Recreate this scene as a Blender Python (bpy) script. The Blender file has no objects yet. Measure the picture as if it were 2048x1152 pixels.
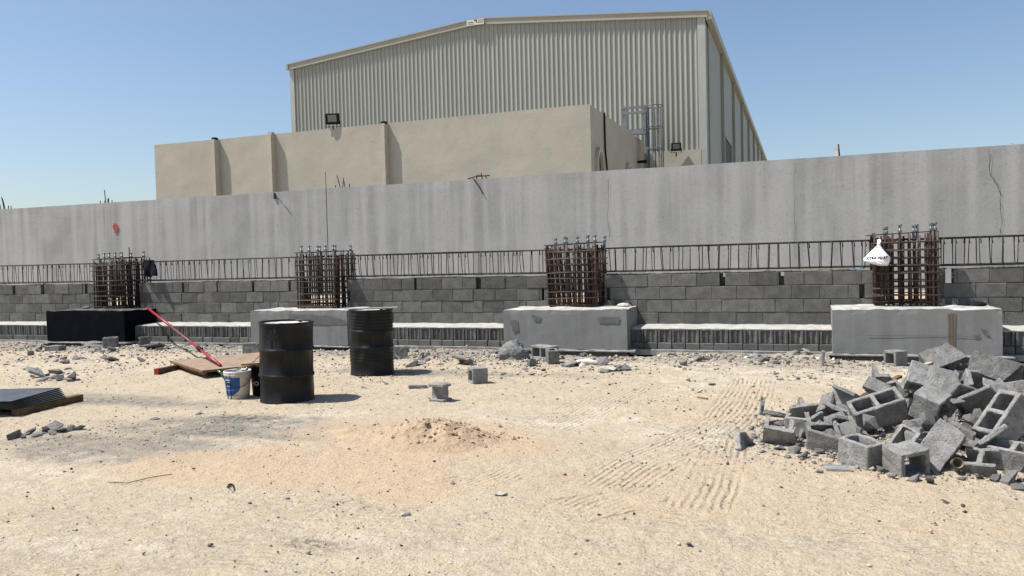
import bpy, bmesh, math, random
import numpy as np
from mathutils import Vector, Matrix, Euler
from mathutils.bvhtree import BVHTree

R = math.radians
random.seed(7)
rng = np.random.default_rng(11)
scene = bpy.context.scene
COL = scene.collection

# ------------------------------------------------------------------ camera
F_PX, YAW, PITCH, ROLL, CAM_H = 1584.12, R(20.1545), R(-2.0092), R(-1.4505), 1.4924
_f = Vector((-math.sin(YAW) * math.cos(PITCH), math.cos(YAW) * math.cos(PITCH), math.sin(PITCH)))
_r0 = Vector((math.cos(YAW), math.sin(YAW), 0)); _u0 = _r0.cross(_f)
_r = math.cos(ROLL) * _r0 + math.sin(ROLL) * _u0
_u = -math.sin(ROLL) * _r0 + math.cos(ROLL) * _u0
CAM = Vector((0, 0, CAM_H))
cam_d = bpy.data.cameras.new('camera'); cam_o = bpy.data.objects.new('camera', cam_d); COL.objects.link(cam_o)
cam_d.sensor_width = 36; cam_d.lens = F_PX / 2048 * 36; cam_d.clip_start = 0.05; cam_d.clip_end = 3000
cam_o.matrix_world = Matrix((( _r.x, _u.x, -_f.x, 0), (_r.y, _u.y, -_f.y, 0), (_r.z, _u.z, -_f.z, CAM_H), (0, 0, 0, 1)))
scene.camera = cam_o
scene.render.resolution_x, scene.render.resolution_y = 1024, 576

# ------------------------------------------------------------------ sky, sun, exposure
LIGHT = Vector((0.47, 0.20, -0.88)).normalized()       # direction the sunlight travels
SUN_EL = math.asin(-LIGHT.z); SUN_AZ = math.atan2(-LIGHT.x, -LIGHT.y)
world = bpy.data.worlds.new('World'); scene.world = world; world.use_nodes = True
wn = world.node_tree.nodes; wl = world.node_tree.links; wn.clear()
sky = wn.new('ShaderNodeTexSky'); sky.sky_type = 'NISHITA'; sky.sun_disc = False
sky.sun_elevation = SUN_EL; sky.sun_rotation = SUN_AZ
sky.altitude = 0; sky.air_density = 1.0; sky.dust_density = 1.2; sky.ozone_density = 2.0
bg = wn.new('ShaderNodeBackground'); bg.inputs['Strength'].default_value = 0.10
wo = wn.new('ShaderNodeOutputWorld')
wl.new(sky.outputs[0], bg.inputs[0]); wl.new(bg.outputs[0], wo.inputs[0])
sun_d = bpy.data.lights.new('sun', 'SUN'); sun_d.energy = 5.0; sun_d.angle = R(0.53); sun_d.color = (1.0, 0.96, 0.9)
sun_o = bpy.data.objects.new('sun', sun_d); COL.objects.link(sun_o)
sun_o.rotation_euler = LIGHT.to_track_quat('-Z', 'Y').to_euler(); sun_o.location = (-20, -10, 40)
vs = scene.view_settings
vs.view_transform = 'Standard'; vs.look = 'None'; vs.gamma = 1; vs.use_curve_mapping = False; vs.exposure = 0.50

# ------------------------------------------------------------------ pixel helpers (photo pixels 2048 x 1152)
def ray(px, py):
    return (px - 1024) / F_PX * _r - (py - 576) / F_PX * _u + _f
def on(px, py, axis, val):
    d = ray(px, py); t = (val - CAM[axis]) / d[axis]
    return CAM + d * t
def gp(px, py, z=0.0): return on(px, py, 2, z)
def wp(px, py, Y): return on(px, py, 1, Y)

# ------------------------------------------------------------------ numpy noise
_perm = np.random.default_rng(3).permutation(512); _perm = np.concatenate([_perm, _perm])
_grad = np.random.default_rng(4).uniform(-1, 1, 1024)
def vnoise(x, y):
    xi = np.floor(x).astype(int); yi = np.floor(y).astype(int)
    fx = x - xi; fy = y - yi; fx = fx * fx * (3 - 2 * fx); fy = fy * fy * (3 - 2 * fy)
    h = lambda a, b: _grad[_perm[(_perm[a % 512] + b) % 512]]
    a = h(xi, yi); b = h(xi + 1, yi); c = h(xi, yi + 1); d = h(xi + 1, yi + 1)
    return (a * (1 - fx) + b * fx) * (1 - fy) + (c * (1 - fx) + d * fx) * fy
def fbm(x, y, o=4, g=.5):
    s = 0; a = 1; t = 0
    for i in range(o):
        s = s + a * vnoise(x * 2 ** i + 17.3 * i, y * 2 ** i - 9.1 * i); t += a; a *= g
    return s / t
def sst(a, b, v):
    t = np.clip((v - a) / (b - a), 0, 1); return t * t * (3 - 2 * t)

# ------------------------------------------------------------------ materials
def mat(name, col, rough=.9, spec=.3, metal=0.0, var=0.0, var_scale=4.0, col2=None, speck=0.0, speck_scale=120., bump=0.0, bump_scale=60.,
        rand=0.0, streak=None, coord='Object', detail=6, bump2=0.0, bump2_scale=6., dust=None):
    """procedural surface: two-colour noise, speckle, per-object variation, vertical streaks, bump"""
    m = bpy.data.materials.new(name); m.use_nodes = True
    nt = m.node_tree; N = nt.nodes; L = nt.links
    b = N['Principled BSDF']; b.inputs['Roughness'].default_value = rough
    b.inputs['Metallic'].default_value = metal; b.inputs['Specular IOR Level'].default_value = spec
    tc = N.new('ShaderNodeTexCoord'); src = tc.outputs['Object' if coord == 'World' else coord]
    if coord == 'World':
        g = N.new('ShaderNodeNewGeometry'); src = g.outputs['Position']
    def noise(scale, det=4, vec=None, ro=.55):
        n = N.new('ShaderNodeTexNoise'); n.inputs['Scale'].default_value = scale; n.inputs['Detail'].default_value = det
        n.inputs['Roughness'].default_value = ro
        L.new(vec or src, n.inputs['Vector']); return n.outputs['Fac']
    def ramp(fac, p0, p1, c0=0., c1=1.):
        r = N.new('ShaderNodeMapRange'); r.interpolation_type = 'SMOOTHSTEP'
        L.new(fac, r.inputs[0]); r.inputs[1].default_value = p0; r.inputs[2].default_value = p1
        r.inputs[3].default_value = c0; r.inputs[4].default_value = c1; return r.outputs[0]
    def mix(fac, a, bb, mode='MIX'):
        x = N.new('ShaderNodeMix'); x.data_type = 'RGBA'; x.blend_type = mode
        if isinstance(fac, float): x.inputs[0].default_value = fac
        else: L.new(fac, x.inputs[0])
        for i, v in ((6, a), (7, bb)):
            if isinstance(v, tuple): x.inputs[i].default_value = (*v[:3], 1)
            else: L.new(v, x.inputs[i])
        return x.outputs[2]
    c = tuple(col)
    if col2 or var:
        c2 = col2 or tuple(v * (1 - var) for v in col)
        c = mix(ramp(noise(var_scale, detail), .35, .65), c, tuple(c2))
    if streak:
        mp = N.new('ShaderNodeMapping'); mp.inputs['Scale'].default_value = (streak[1], streak[1], streak[2]); L.new(src, mp.inputs[0])
        c = mix(ramp(noise(1., 5, mp.outputs[0]), .38, .66), c, tuple(streak[0]))
    if speck:
        c = mix(ramp(noise(speck_scale, 3, ro=.7), .52, .68, 0., speck), c, tuple(v * .25 for v in col))
    if rand:
        oi = N.new('ShaderNodeObjectInfo')
        v = N.new('ShaderNodeMapRange'); L.new(oi.outputs['Random'], v.inputs[0]); v.inputs[3].default_value = 1 - rand; v.inputs[4].default_value = 1 + rand
        cc = N.new('ShaderNodeCombineColor')
        for i in range(3): L.new(v.outputs[0], cc.inputs[i])
        c = mix(1.0, c, cc.outputs[0], 'MULTIPLY')
    if dust:
        g2 = N.new('ShaderNodeNewGeometry'); sx = N.new('ShaderNodeSeparateXYZ'); L.new(g2.outputs['True Normal'], sx.inputs[0])
        up = ramp(sx.outputs[2], .2, .9)
        mm = N.new('ShaderNodeMath'); mm.operation = 'MULTIPLY'; L.new(up, mm.inputs[0]); L.new(ramp(noise(14, 4), .3, .6, .35, 1.0), mm.inputs[1])
        c = mix(mm.outputs[0], c, tuple(dust))
    if isinstance(c, tuple): b.inputs['Base Color'].default_value = (*c[:3], 1)
    else: L.new(c, b.inputs['Base Color'])
    if bump or bump2:
        h = None
        if bump:
            bn = N.new('ShaderNodeBump'); bn.inputs['Strength'].default_value = 1.0; bn.inputs['Distance'].default_value = bump
            L.new(noise(bump_scale, 5, ro=.65), bn.inputs['Height']); h = bn
        if bump2:
            b2 = N.new('ShaderNodeBump'); b2.inputs['Strength'].default_value = 1.0; b2.inputs['Distance'].default_value = bump2
            L.new(noise(bump2_scale, 4), b2.inputs['Height'])
            if h: L.new(h.outputs[0], b2.inputs['Normal'])
            h = b2
        L.new(h.outputs[0], b.inputs['Normal'])
    return m

M = {}
M['block'] = mat('wall_block', (.158, .154, .142), .95, .1, var=.25, var_scale=7, speck=.75, speck_scale=55, bump=.006, bump_scale=70, rand=.22, coord='World')
M['rubble'] = mat('rubble_block', (.262, .258, .246), .95, .1, col2=(.18, .177, .168), var_scale=11, speck=.6, speck_scale=55, bump=.010, bump_scale=70, rand=.22)
M['mortar'] = mat('mortar_joint', (.15, .148, .138), .95, .1, var=.3, var_scale=20, bump=.006, bump_scale=70, coord='World')
M['cap'] = mat('mortar_cap', (.44, .43, .395), .95, .1, col2=(.33, .32, .295), var_scale=9, bump=.012, bump_scale=30, coord='World')
M['pedestal'] = mat('cast_concrete', (.222, .222, .214), .85, .2, col2=(.185, .184, .177), var_scale=1.6, streak=((.225, .228, .222), 7., .6), speck=.15, speck_scale=40, bump=.002, bump_scale=60, coord='World', bump2=.004, bump2_scale=7, detail=3)
M['patch'] = mat('wet_patch', (.155, .153, .145), .85, .2, var=.2, var_scale=6, coord='World')
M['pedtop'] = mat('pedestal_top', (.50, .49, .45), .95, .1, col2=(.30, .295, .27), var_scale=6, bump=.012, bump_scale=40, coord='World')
M['stain'] = mat('brown_stain', (.16, .135, .095), .85, .2, streak=((.105, .085, .06), 40., .5), coord='World')
M['bitumen'] = mat('bitumen', (.0022, .003, .006), .7, .05, col2=(.004, .005, .0085), var_scale=5, bump=.002, bump_scale=25, coord='World')
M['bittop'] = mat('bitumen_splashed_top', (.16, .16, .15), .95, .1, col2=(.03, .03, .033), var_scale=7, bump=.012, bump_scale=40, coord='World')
M['blind'] = mat('blinding', (.30, .295, .27), .95, .1, col2=(.17, .168, .16), var_scale=8, bump=.006, bump_scale=50, coord='World')
M['rust'] = mat('rusty_bar', (.058, .031, .023), .85, .2, col2=(.030, .022, .02), var_scale=9, bump=.002, bump_scale=150, rand=.3)
M['rebar'] = mat('dark_bar', (.018, .0175, .019), .6, .3, metal=.0, col2=(.026, .022, .02), var_scale=8, rand=.25)
M['tie'] = mat('tie_bar', (.095, .07, .055), .75, .3, col2=(.055, .038, .031), var_scale=6, rand=.25)
M['anchor'] = mat('anchor_rod', (.20, .205, .20), .5, .5, metal=.5, col2=(.10, .10, .095), var_scale=25)
M['galv'] = mat('galvanised', (.19, .205, .215), .5, .4, metal=.3, col2=(.13, .14, .15), var_scale=8)
M['plate'] = mat('template_plate', (.03, .028, .027), .6, .4, metal=.2)
M['gwall'] = mat('grey_plaster', (.342, .342, .334), .92, .15, col2=(.285, .285, .278), var_scale=1.1, streak=((.40, .397, .388), 3.6, .16), speck=.2, speck_scale=16, bump=.003, bump_scale=30, coord='World', bump2=.010, bump2_scale=1.8)
M['gcap'] = mat('wall_crest', (.33, .325, .315), .95, .1, col2=(.25, .245, .235), var_scale=5, bump=.01, bump_scale=20, coord='World')
M['crack'] = mat('crack', (.05, .048, .045), .95, .05)
M['redpaint'] = mat('red_spray', (.42, .055, .04), .8, .2, col2=(.30, .12, .10), var_scale=18)
M['beige'] = mat('beige_stucco', (.42, .395, .33), .93, .12, col2=(.385, .362, .30), var_scale=.9, speck=.08, speck_scale=14, bump=.006, bump_scale=26, coord='World', bump2=.02, bump2_scale=1.3, detail=3)
M['beigetrim'] = mat('beige_pilaster', (.455, .42, .345), .9, .15, var=.08, var_scale=3, bump=.003, bump_scale=30, coord='World')
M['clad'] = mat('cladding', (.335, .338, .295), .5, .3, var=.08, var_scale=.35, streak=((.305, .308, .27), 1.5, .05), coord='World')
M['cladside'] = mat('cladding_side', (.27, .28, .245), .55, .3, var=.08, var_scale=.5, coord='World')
M['trim'] = mat('metal_trim', (.34, .33, .27), .5, .35, var=.08, var_scale=1., coord='World')
M['corner'] = mat('corner_flashing', (.37, .39, .36), .5, .35, var=.08, var_scale=1., coord='World')
M['dark'] = mat('dark_opening', (.02, .021, .022), .6, .3)
M['glass'] = mat('window_glass', (.03, .04, .05), .12, .6)
M['lens'] = mat('lamp_lens', (.22, .225, .23), .35, .3, var=.3, var_scale=30)
M['blackmetal'] = mat('black_metal', (.009, .009, .01), .6, .15)
M['drum'] = mat('black_drum_paint', (.0048, .0053, .005), .42, .2, col2=(.012, .011, .0095), var_scale=3.2, speck=.2, speck_scale=50, bump=.003, bump_scale=12, streak=((.015, .0145, .0135), 9., 1.4))
M['drumpale'] = mat('pale_drum_lid', (.60, .59, .55), .8, .3, col2=(.38, .37, .34), var_scale=10)  # pale mottled colour over the whole lid
M['drumblue'] = mat('blue_smear', (.006, .013, .035), .5, .4)
M['white'] = mat('white_plastic', (.62, .61, .58), .5, .4, col2=(.48, .46, .42), var_scale=12)
M['bag'] = mat('plastic_bag', (.80, .80, .80), .4, .4, bump=.004, bump_scale=40)
M['label'] = mat('blue_label', (.018, .095, .30), .5, .4, col2=(.012, .065, .22), var_scale=10)
M['ink'] = mat('printed_ink', (.045, .014, .02), .6, .2)
M['inkred'] = mat('printed_red', (.45, .10, .10), .6, .2)
M['inkwhite'] = mat('white_print', (.55, .58, .62), .6, .2)
M['red'] = mat('red_paint', (.32, .012, .03), .4, .4, var=.3, var_scale=20)
M['poledark'] = mat('pole_sleeve', (.19, .035, .04), .5, .4, var=.3, var_scale=20)
M['ply'] = mat('plywood', (.30, .222, .165), .85, .15, col2=(.235, .17, .12), var_scale=5, speck=.15, speck_scale=25, bump=.002, bump_scale=30)
M['plyedge'] = mat('plywood_edge', (.20, .115, .065), .85, .2, var=.3, var_scale=20)
M['wood'] = mat('pale_wood', (.50, .36, .20), .8, .2, col2=(.38, .26, .14), var_scale=12)
M['timber'] = mat('weathered_timber', (.155, .095, .042), .85, .2, col2=(.07, .055, .04), var_scale=7, bump=.002, bump_scale=40)
M['sheet'] = mat('dark_sheet', (.05, .056, .066), .5, .35, col2=(.075, .08, .088), var_scale=4)
M['sheetedge'] = mat('sheet_edge', (.024, .029, .026), .7, .2, var=.3, var_scale=9, rand=.3)
M['cloth'] = mat('black_cloth', (.008, .009, .013), .95, .1, bump=.01, bump_scale=30)
M['navy'] = mat('navy_rag', (.006, .008, .02), .8, .2, var=.4, var_scale=40)
M['bluerag'] = mat('light_blue_rag', (.20, .38, .50), .8, .2)
M['green'] = mat('green_glass', (.012, .085, .03), .25, .5)
M['brownpipe'] = mat('brown_strip', (.30, .17, .115), .8, .2, var=.3, var_scale=30)
M['cream'] = mat('cream_foam', (.58, .54, .47), .9, .1, var=.15, var_scale=15)
M['aggregate'] = mat('crumbled_mortar', (.25, .25, .243), .95, .1, col2=(.17, .17, .165), var_scale=30, speck=.6, speck_scale=70, bump=.02, bump_scale=45)
M['palestone'] = mat('pale_stone', (.52, .48, .42), .95, .1, var=.2, var_scale=20, bump=.004, bump_scale=40)
M['cup'] = mat('paper_cup', (.20, .16, .11), .8, .2)
M['sign'] = mat('sign_board', (.56, .57, .53), .6, .3)

# ground shader: pigments come as point attributes, relief of the tyre tracks from phase and mask attributes
def ground_material(name, use_attr=True):
    m = bpy.data.materials.new(name); m.use_nodes = True
    nt = m.node_tree; N = nt.nodes; L = nt.links; b = N['Principled BSDF']
    b.inputs['Roughness'].default_value = .97; b.inputs['Specular IOR Level'].default_value = .08
    g = N.new('ShaderNodeNewGeometry'); pos = g.outputs['Position']
    def noise(s, d=5, ro=.6):
        n = N.new('ShaderNodeTexNoise'); n.inputs['Scale'].default_value = s; n.inputs['Detail'].default_value = d; n.inputs['Roughness'].default_value = ro
        L.new(pos, n.inputs['Vector']); return n.outputs['Fac']
    def ramp(f, a, c, o0=0., o1=1.):
        r = N.new('ShaderNodeMapRange'); r.interpolation_type = 'SMOOTHSTEP'; L.new(f, r.inputs[0])
        for i, v in ((1, a), (2, c), (3, o0), (4, o1)): r.inputs[i].default_value = v
        return r.outputs[0]
    def mix(f, a, c):
        x = N.new('ShaderNodeMix'); x.data_type = 'RGBA'
        if isinstance(f, float): x.inputs[0].default_value = f
        else: L.new(f, x.inputs[0])
        for i, v in ((6, a), (7, c)):
            if isinstance(v, tuple): x.inputs[i].default_value = (*v, 1)
            else: L.new(v, x.inputs[i])
        return x.outputs[2]
    def at(n):
        a = N.new('ShaderNodeAttribute'); a.attribute_name = n; return a.outputs['Fac']
    def mul(a, c, op='MULTIPLY'):
        x = N.new('ShaderNodeMath'); x.operation = op
        for i, v in ((0, a), (1, c)):
            if isinstance(v, (int, float)): x.inputs[i].default_value = v
            else: L.new(v, x.inputs[i])
        return x.outputs[0]
    sand = mix(ramp(noise(2.2), .35, .65), (.45, .372, .266), (.39, .325, .238))
    sand = mix(ramp(noise(17, 4), .42, .62, 0., .6), sand, (.52, .445, .345))
    c = sand
    if use_attr:
        c = mix(mul(at('orange'), ramp(noise(9), .25, .6, .55, 1.)), c, (.475, .36, .245))
        c = mix(mul(at('grey'), ramp(noise(7), .3, .62, .5, 1.)), c, (.205, .192, .168))
        c = mix(mul(at('white'), ramp(noise(5), .4, .7, 0., .7)), c, (.62, .56, .47))
        c = mix(mul(at('soot'), ramp(noise(16), .42, .6)), c, (.09, .088, .085))
    else:
        c = mix(ramp(noise(5), .35, .65), (.48, .365, .25), (.42, .305, .20))
    c = mix(ramp(noise(70, 4, .75), .55, .68, 0., .85), c, (.195, .157, .113))  # brown sand flecks; their dark tone also stands in for weak relief shading
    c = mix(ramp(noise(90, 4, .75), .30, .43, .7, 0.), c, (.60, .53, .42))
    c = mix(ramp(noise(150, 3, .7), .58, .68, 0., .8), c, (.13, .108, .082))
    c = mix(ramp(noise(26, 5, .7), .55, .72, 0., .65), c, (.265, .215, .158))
    L.new(c, b.inputs['Base Color'])
    n1 = N.new('ShaderNodeBump'); n1.inputs['Distance'].default_value = .030; L.new(noise(55, 6, .62), n1.inputs['Height'])
    n2 = N.new('ShaderNodeBump'); n2.inputs['Distance'].default_value = .05; L.new(noise(9, 5, .6), n2.inputs['Height']); L.new(n1.outputs[0], n2.inputs['Normal'])
    last = n2
    n1.inputs['Strength'].default_value = .75; n2.inputs['Strength'].default_value = .6
    if use_attr:
        for s in 'AB':
            ph = mul(mul(at('phase' + s), mul(noise(2.6, 4), .8), 'ADD'), 2 * math.pi); sn = mul(ph, 0., 'SINE')
            wob = ramp(noise(6, 5), .34, .56, .22, 1.)
            h = mul(mul(sn, at('mask' + s)), wob)
            bn = N.new('ShaderNodeBump'); bn.inputs['Distance'].default_value = .0058; L.new(h, bn.inputs['Height']); L.new(last.outputs[0], bn.inputs['Normal']); last = bn
    L.new(last.outputs[0], b.inputs['Normal'])
    return m
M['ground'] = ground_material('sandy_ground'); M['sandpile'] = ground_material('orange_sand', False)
def pebble_material():
    m = bpy.data.materials.new('pebbles'); m.use_nodes = True; N = m.node_tree.nodes; L = m.node_tree.links
    b = N['Principled BSDF']; b.inputs['Roughness'].default_value = .95; b.inputs['Specular IOR Level'].default_value = .1
    a = N.new('ShaderNodeAttribute'); a.attribute_name = 'tone'; L.new(a.outputs['Color'], b.inputs['Base Color']); return m
M['pebble'] = pebble_material()

# ------------------------------------------------------------------ mesh helpers
class MB:
    def __init__(s): s.v = []; s.f = []; s.m = []; s.cur = 0
    def add(s, vs, fs):
        o = len(s.v); s.v += [tuple(v) for v in vs]; s.f += [tuple(i + o for i in f) for f in fs]; s.m += [s.cur] * len(fs); return s
    def box(s, a, b, mtx=None):
        x0, y0, z0 = a; x1, y1, z1 = b
        vs = [(x0, y0, z0), (x1, y0, z0), (x1, y1, z0), (x0, y1, z0), (x0, y0, z1), (x1, y0, z1), (x1, y1, z1), (x0, y1, z1)]
        if mtx: vs = [mtx @ Vector(v) for v in vs]
        return s.add(vs, [(0, 3, 2, 1), (4, 5, 6, 7), (0, 1, 5, 4), (1, 2, 6, 5), (2, 3, 7, 6), (3, 0, 4, 7)])
    def tube(s, path, r, n=6, closed=False, cap=True):
        P = [Vector(p) for p in path]; k = len(P); rings = []
        rr = r if isinstance(r, (list, tuple)) else [r] * k
        prev = None
        for i in range(k):
            if closed: t = (P[(i + 1) % k] - P[i]).normalized() + (P[i] - P[i - 1]).normalized()
            else:
                t = Vector((0, 0, 0))
                if i < k - 1: t += (P[i + 1] - P[i]).normalized()
                if i > 0: t += (P[i] - P[i - 1]).normalized()
            t.normalize()
            ref = prev if prev is not None else (Vector((0, 0, 1)) if abs(t.z) < .9 else Vector((1, 0, 0)))
            x = (ref - t * ref.dot(t)).normalized(); y = t.cross(x); prev = x
            rings.append([P[i] + (x * math.cos(2 * math.pi * j / n) + y * math.sin(2 * math.pi * j / n)) * rr[i] for j in range(n)])
        vs = [v for q in rings for v in q]; fs = []
        for i in range(k if closed else k - 1):
            a = i * n; b = ((i + 1) % k) * n
            for j in range(n): fs.append((a + j, a + (j + 1) % n, b + (j + 1) % n, b + j))
        if cap and not closed: fs += [tuple(range(n - 1, -1, -1)), tuple((k - 1) * n + j for j in range(n))]
        return s.add(vs, fs)
    def lathe(s, prof, n=40, fn=None):
        vs = []; fs = []
        for (r, z) in prof:
            for j in range(n):
                a = 2 * math.pi * j / n; vs.append((r * math.cos(a), r * math.sin(a), z))
        for i in range(len(prof) - 1):
            for j in range(n):
                fs.append((i * n + j, i * n + (j + 1) % n, (i + 1) * n + (j + 1) % n, (i + 1) * n + j))
        if fn: vs = [fn(v) for v in vs]
        return s.add(vs, fs)
    def prism(s, poly, z0, z1, mtx=None):
        n = len(poly); vs = [(x, y, z0) for x, y in poly] + [(x, y, z1) for x, y in poly]
        if mtx: vs = [mtx @ Vector(v) for v in vs]
        return s.add(vs, [tuple(range(n - 1, -1, -1)), tuple(range(n, 2 * n))] + [(i, (i + 1) % n, n + (i + 1) % n, n + i) for i in range(n)])
    def mesh(s, name, mats, smooth=False):
        me = bpy.data.meshes.new(name); me.from_pydata(s.v, [], s.f)
        for m in (mats if isinstance(mats, (list, tuple)) else [mats]): me.materials.append(M[m] if isinstance(m, str) else m)
        if any(s.m): me.polygons.foreach_set('material_index', s.m)
        if smooth: me.polygons.foreach_set('use_smooth', [True] * len(me.polygons))
        me.update(); return me
    def build(s, name, mats, parent=None, smooth=False):
        return link(name, s.mesh(name, mats, smooth), parent)
def link(name, me, parent=None, loc=None, rot=None, scl=None):
    o = bpy.data.objects.new(name, me); COL.objects.link(o)
    if parent: o.parent = parent
    if loc is not None: o.location = loc
    if rot is not None: o.rotation_euler = rot
    if scl is not None: o.scale = scl
    return o
def tag(o, label, cat, group=None, kind=None):
    o['label'] = label; o['category'] = cat
    if group: o['group'] = group
    if kind: o['kind'] = kind
    return o
def thing(name, label, cat, loc=(0, 0, 0), rz=0, group=None):
    o = bpy.data.objects.new(name, None); COL.objects.link(o); o.location = loc; o.rotation_euler = (0, 0, rz); o.empty_display_size = .1
    return tag(o, label, cat, group)
def chamfer(me, off=.004, seg=1):
    bm = bmesh.new(); bm.from_mesh(me)
    es = [e for e in bm.edges if len(e.link_faces) == 2 and e.calc_face_angle(0) > .6]
    bmesh.ops.bevel(bm, geom=es, offset=off, segments=seg, affect='EDGES', clamp_overlap=True)
    bmesh.ops.recalc_face_normals(bm, faces=bm.faces[:]); bm.to_mesh(me); bm.free(); return me
def cells_mesh(name, xs, ys, mask, z0, z1, material):
    """extrude a plan made of grid cells (rows of mask = y) into one closed mesh"""
    nx, ny = len(xs) - 1, len(ys) - 1; mb = {}; V = []; Fc = []
    def vid(i, j, k):
        if (i, j, k) not in mb: mb[(i, j, k)] = len(V); V.append((xs[i], ys[j], (z0, z1)[k]))
        return mb[(i, j, k)]
    s = lambda i, j: 0 <= i < nx and 0 <= j < ny and mask[j][i] not in '. '
    for j in range(ny):
        for i in range(nx):
            if not s(i, j): continue
            Fc.append([vid(i, j, 0), vid(i, j + 1, 0), vid(i + 1, j + 1, 0), vid(i + 1, j, 0)])
            Fc.append([vid(i, j, 1), vid(i + 1, j, 1), vid(i + 1, j + 1, 1), vid(i, j + 1, 1)])
            if not s(i, j - 1): Fc.append([vid(i, j, 0), vid(i + 1, j, 0), vid(i + 1, j, 1), vid(i, j, 1)])
            if not s(i, j + 1): Fc.append([vid(i + 1, j + 1, 0), vid(i, j + 1, 0), vid(i, j + 1, 1), vid(i + 1, j + 1, 1)])
            if not s(i - 1, j): Fc.append([vid(i, j + 1, 0), vid(i, j, 0), vid(i, j, 1), vid(i, j + 1, 1)])
            if not s(i + 1, j): Fc.append([vid(i + 1, j, 0), vid(i + 1, j + 1, 0), vid(i + 1, j + 1, 1), vid(i + 1, j, 1)])
    me = bpy.data.meshes.new(name); me.from_pydata(V, [], Fc); me.materials.append(M[material]); me.update(); return me
def hull_mesh(name, dims, n, material, seed, flat=.0):
    rs = random.Random(seed); bm = bmesh.new()
    for i in range(n):
        v = Vector((rs.uniform(-1, 1), rs.uniform(-1, 1), rs.uniform(-1, 1)))
        m = max(abs(v.x), abs(v.y), abs(v.z)) or 1
        v = v / m * rs.uniform(.72, 1.)
        bm.verts.new((v.x * dims[0] / 2, v.y * dims[1] / 2, v.z * dims[2] / 2))
    r = bmesh.ops.convex_hull(bm, input=bm.verts)
    bmesh.ops.delete(bm, geom=[g for g in r['geom_interior'] if isinstance(g, bmesh.types.BMVert)], context='VERTS')
    me = bpy.data.meshes.new(name); bm.to_mesh(me); bm.free(); me.materials.append(M[material]); return me
def text_mesh(body, size, material, name='lettering', bold=0.0):
    cu = bpy.data.curves.new('txt', 'FONT'); cu.body = body; cu.size = size; cu.extrude = 0; cu.offset = bold; cu.resolution_u = 2
    o = bpy.data.objects.new('txt', cu); COL.objects.link(o)
    dg = bpy.context.evaluated_depsgraph_get(); me = bpy.data.meshes.new_from_object(o.evaluated_get(dg))
    bpy.data.objects.remove(o); me.materials.clear(); me.materials.append(M[material]); me.name = name; return me

# ------------------------------------------------------------------ ground
def gz_np(x, y):
    z = .016 * fbm(x * .55, y * .55, 3) + .010 * fbm(x * 2.3 + 5, y * 2.3, 3)
    z = z + .03 * sst(9.8, 10.9, y) * (1 - sst(11.4, 11.8, y)) + .02 * sst(10.6, 11.8, y) * fbm(x * 3.1, y * 3.1 + 8, 3)
    z = z + .72 * sst(13.25, 15.2, y)
    d = np.hypot((x + 3.4) / 2.0, (y - 5.6) / 1.0); z = z + .03 * (1 - sst(.2, 1.3, d))      # spread sand round the sand pile
    d = np.hypot((x - .95) / 1.25, (y - 6.9) / 1.1); z = z + .10 * (1 - sst(.1, 1.05, d))     # bed of the rubble heap
    for (xa, xb, dp) in ((-14.7, -12.9, .045), (-9.4, -7.6, .045), (-4.5, -2.3, .12), (.5, 2.9, .135)):      # scraped trench under the footing edges
        z = z - dp * sst(11.45, 11.8, y) * (1 - sst(13.0, 13.2, y)) * sst(xa - .25, xa, x) * (1 - sst(xb, xb + .25, x))
    return z
def gz(x, y): return float(gz_np(np.array([x]), np.array([y]))[0])
def geo(a, step, stop, k=1.18):
    out = []; v = a; s = step
    while abs(v - a) < abs(stop - a): s *= k; v += s if stop > a else -s; out.append(v)
    return out
def poly_dist(X, Y, pts):
    """signed distance to a polyline and position along it"""
    best = np.full(X.shape, 1e9); sd = np.zeros(X.shape); al = np.zeros(X.shape); acc = 0
    for (ax, ay), (bx, by) in zip(pts[:-1], pts[1:]):
        dx, dy = bx - ax, by - ay; L = math.hypot(dx, dy)
        t = np.clip(((X - ax) * dx + (Y - ay) * dy) / L ** 2, 0, 1)
        ex = X - (ax + t * dx); ey = Y - (ay + t * dy); d = np.hypot(ex, ey); s = np.sign(dx * (Y - ay) - dy * (X - ax))
        k = d < best; best = np.where(k, d, best); sd = np.where(k, d * s, sd); al = np.where(k, acc + t * L, al); acc += L
    return sd, al, acc
def smooth_line(pts, n=3):
    P = [np.array(p) for p in pts]
    for _ in range(n):
        Q = [P[0]]
        for a, b in zip(P[:-1], P[1:]): Q += [a * .75 + b * .25, a * .25 + b * .75]
        P = Q + [P[-1]]
    return [tuple(p) for p in P]
def gpx(pts): return smooth_line([(gp(x, y).x, gp(x, y).y) for x, y in pts])
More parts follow.
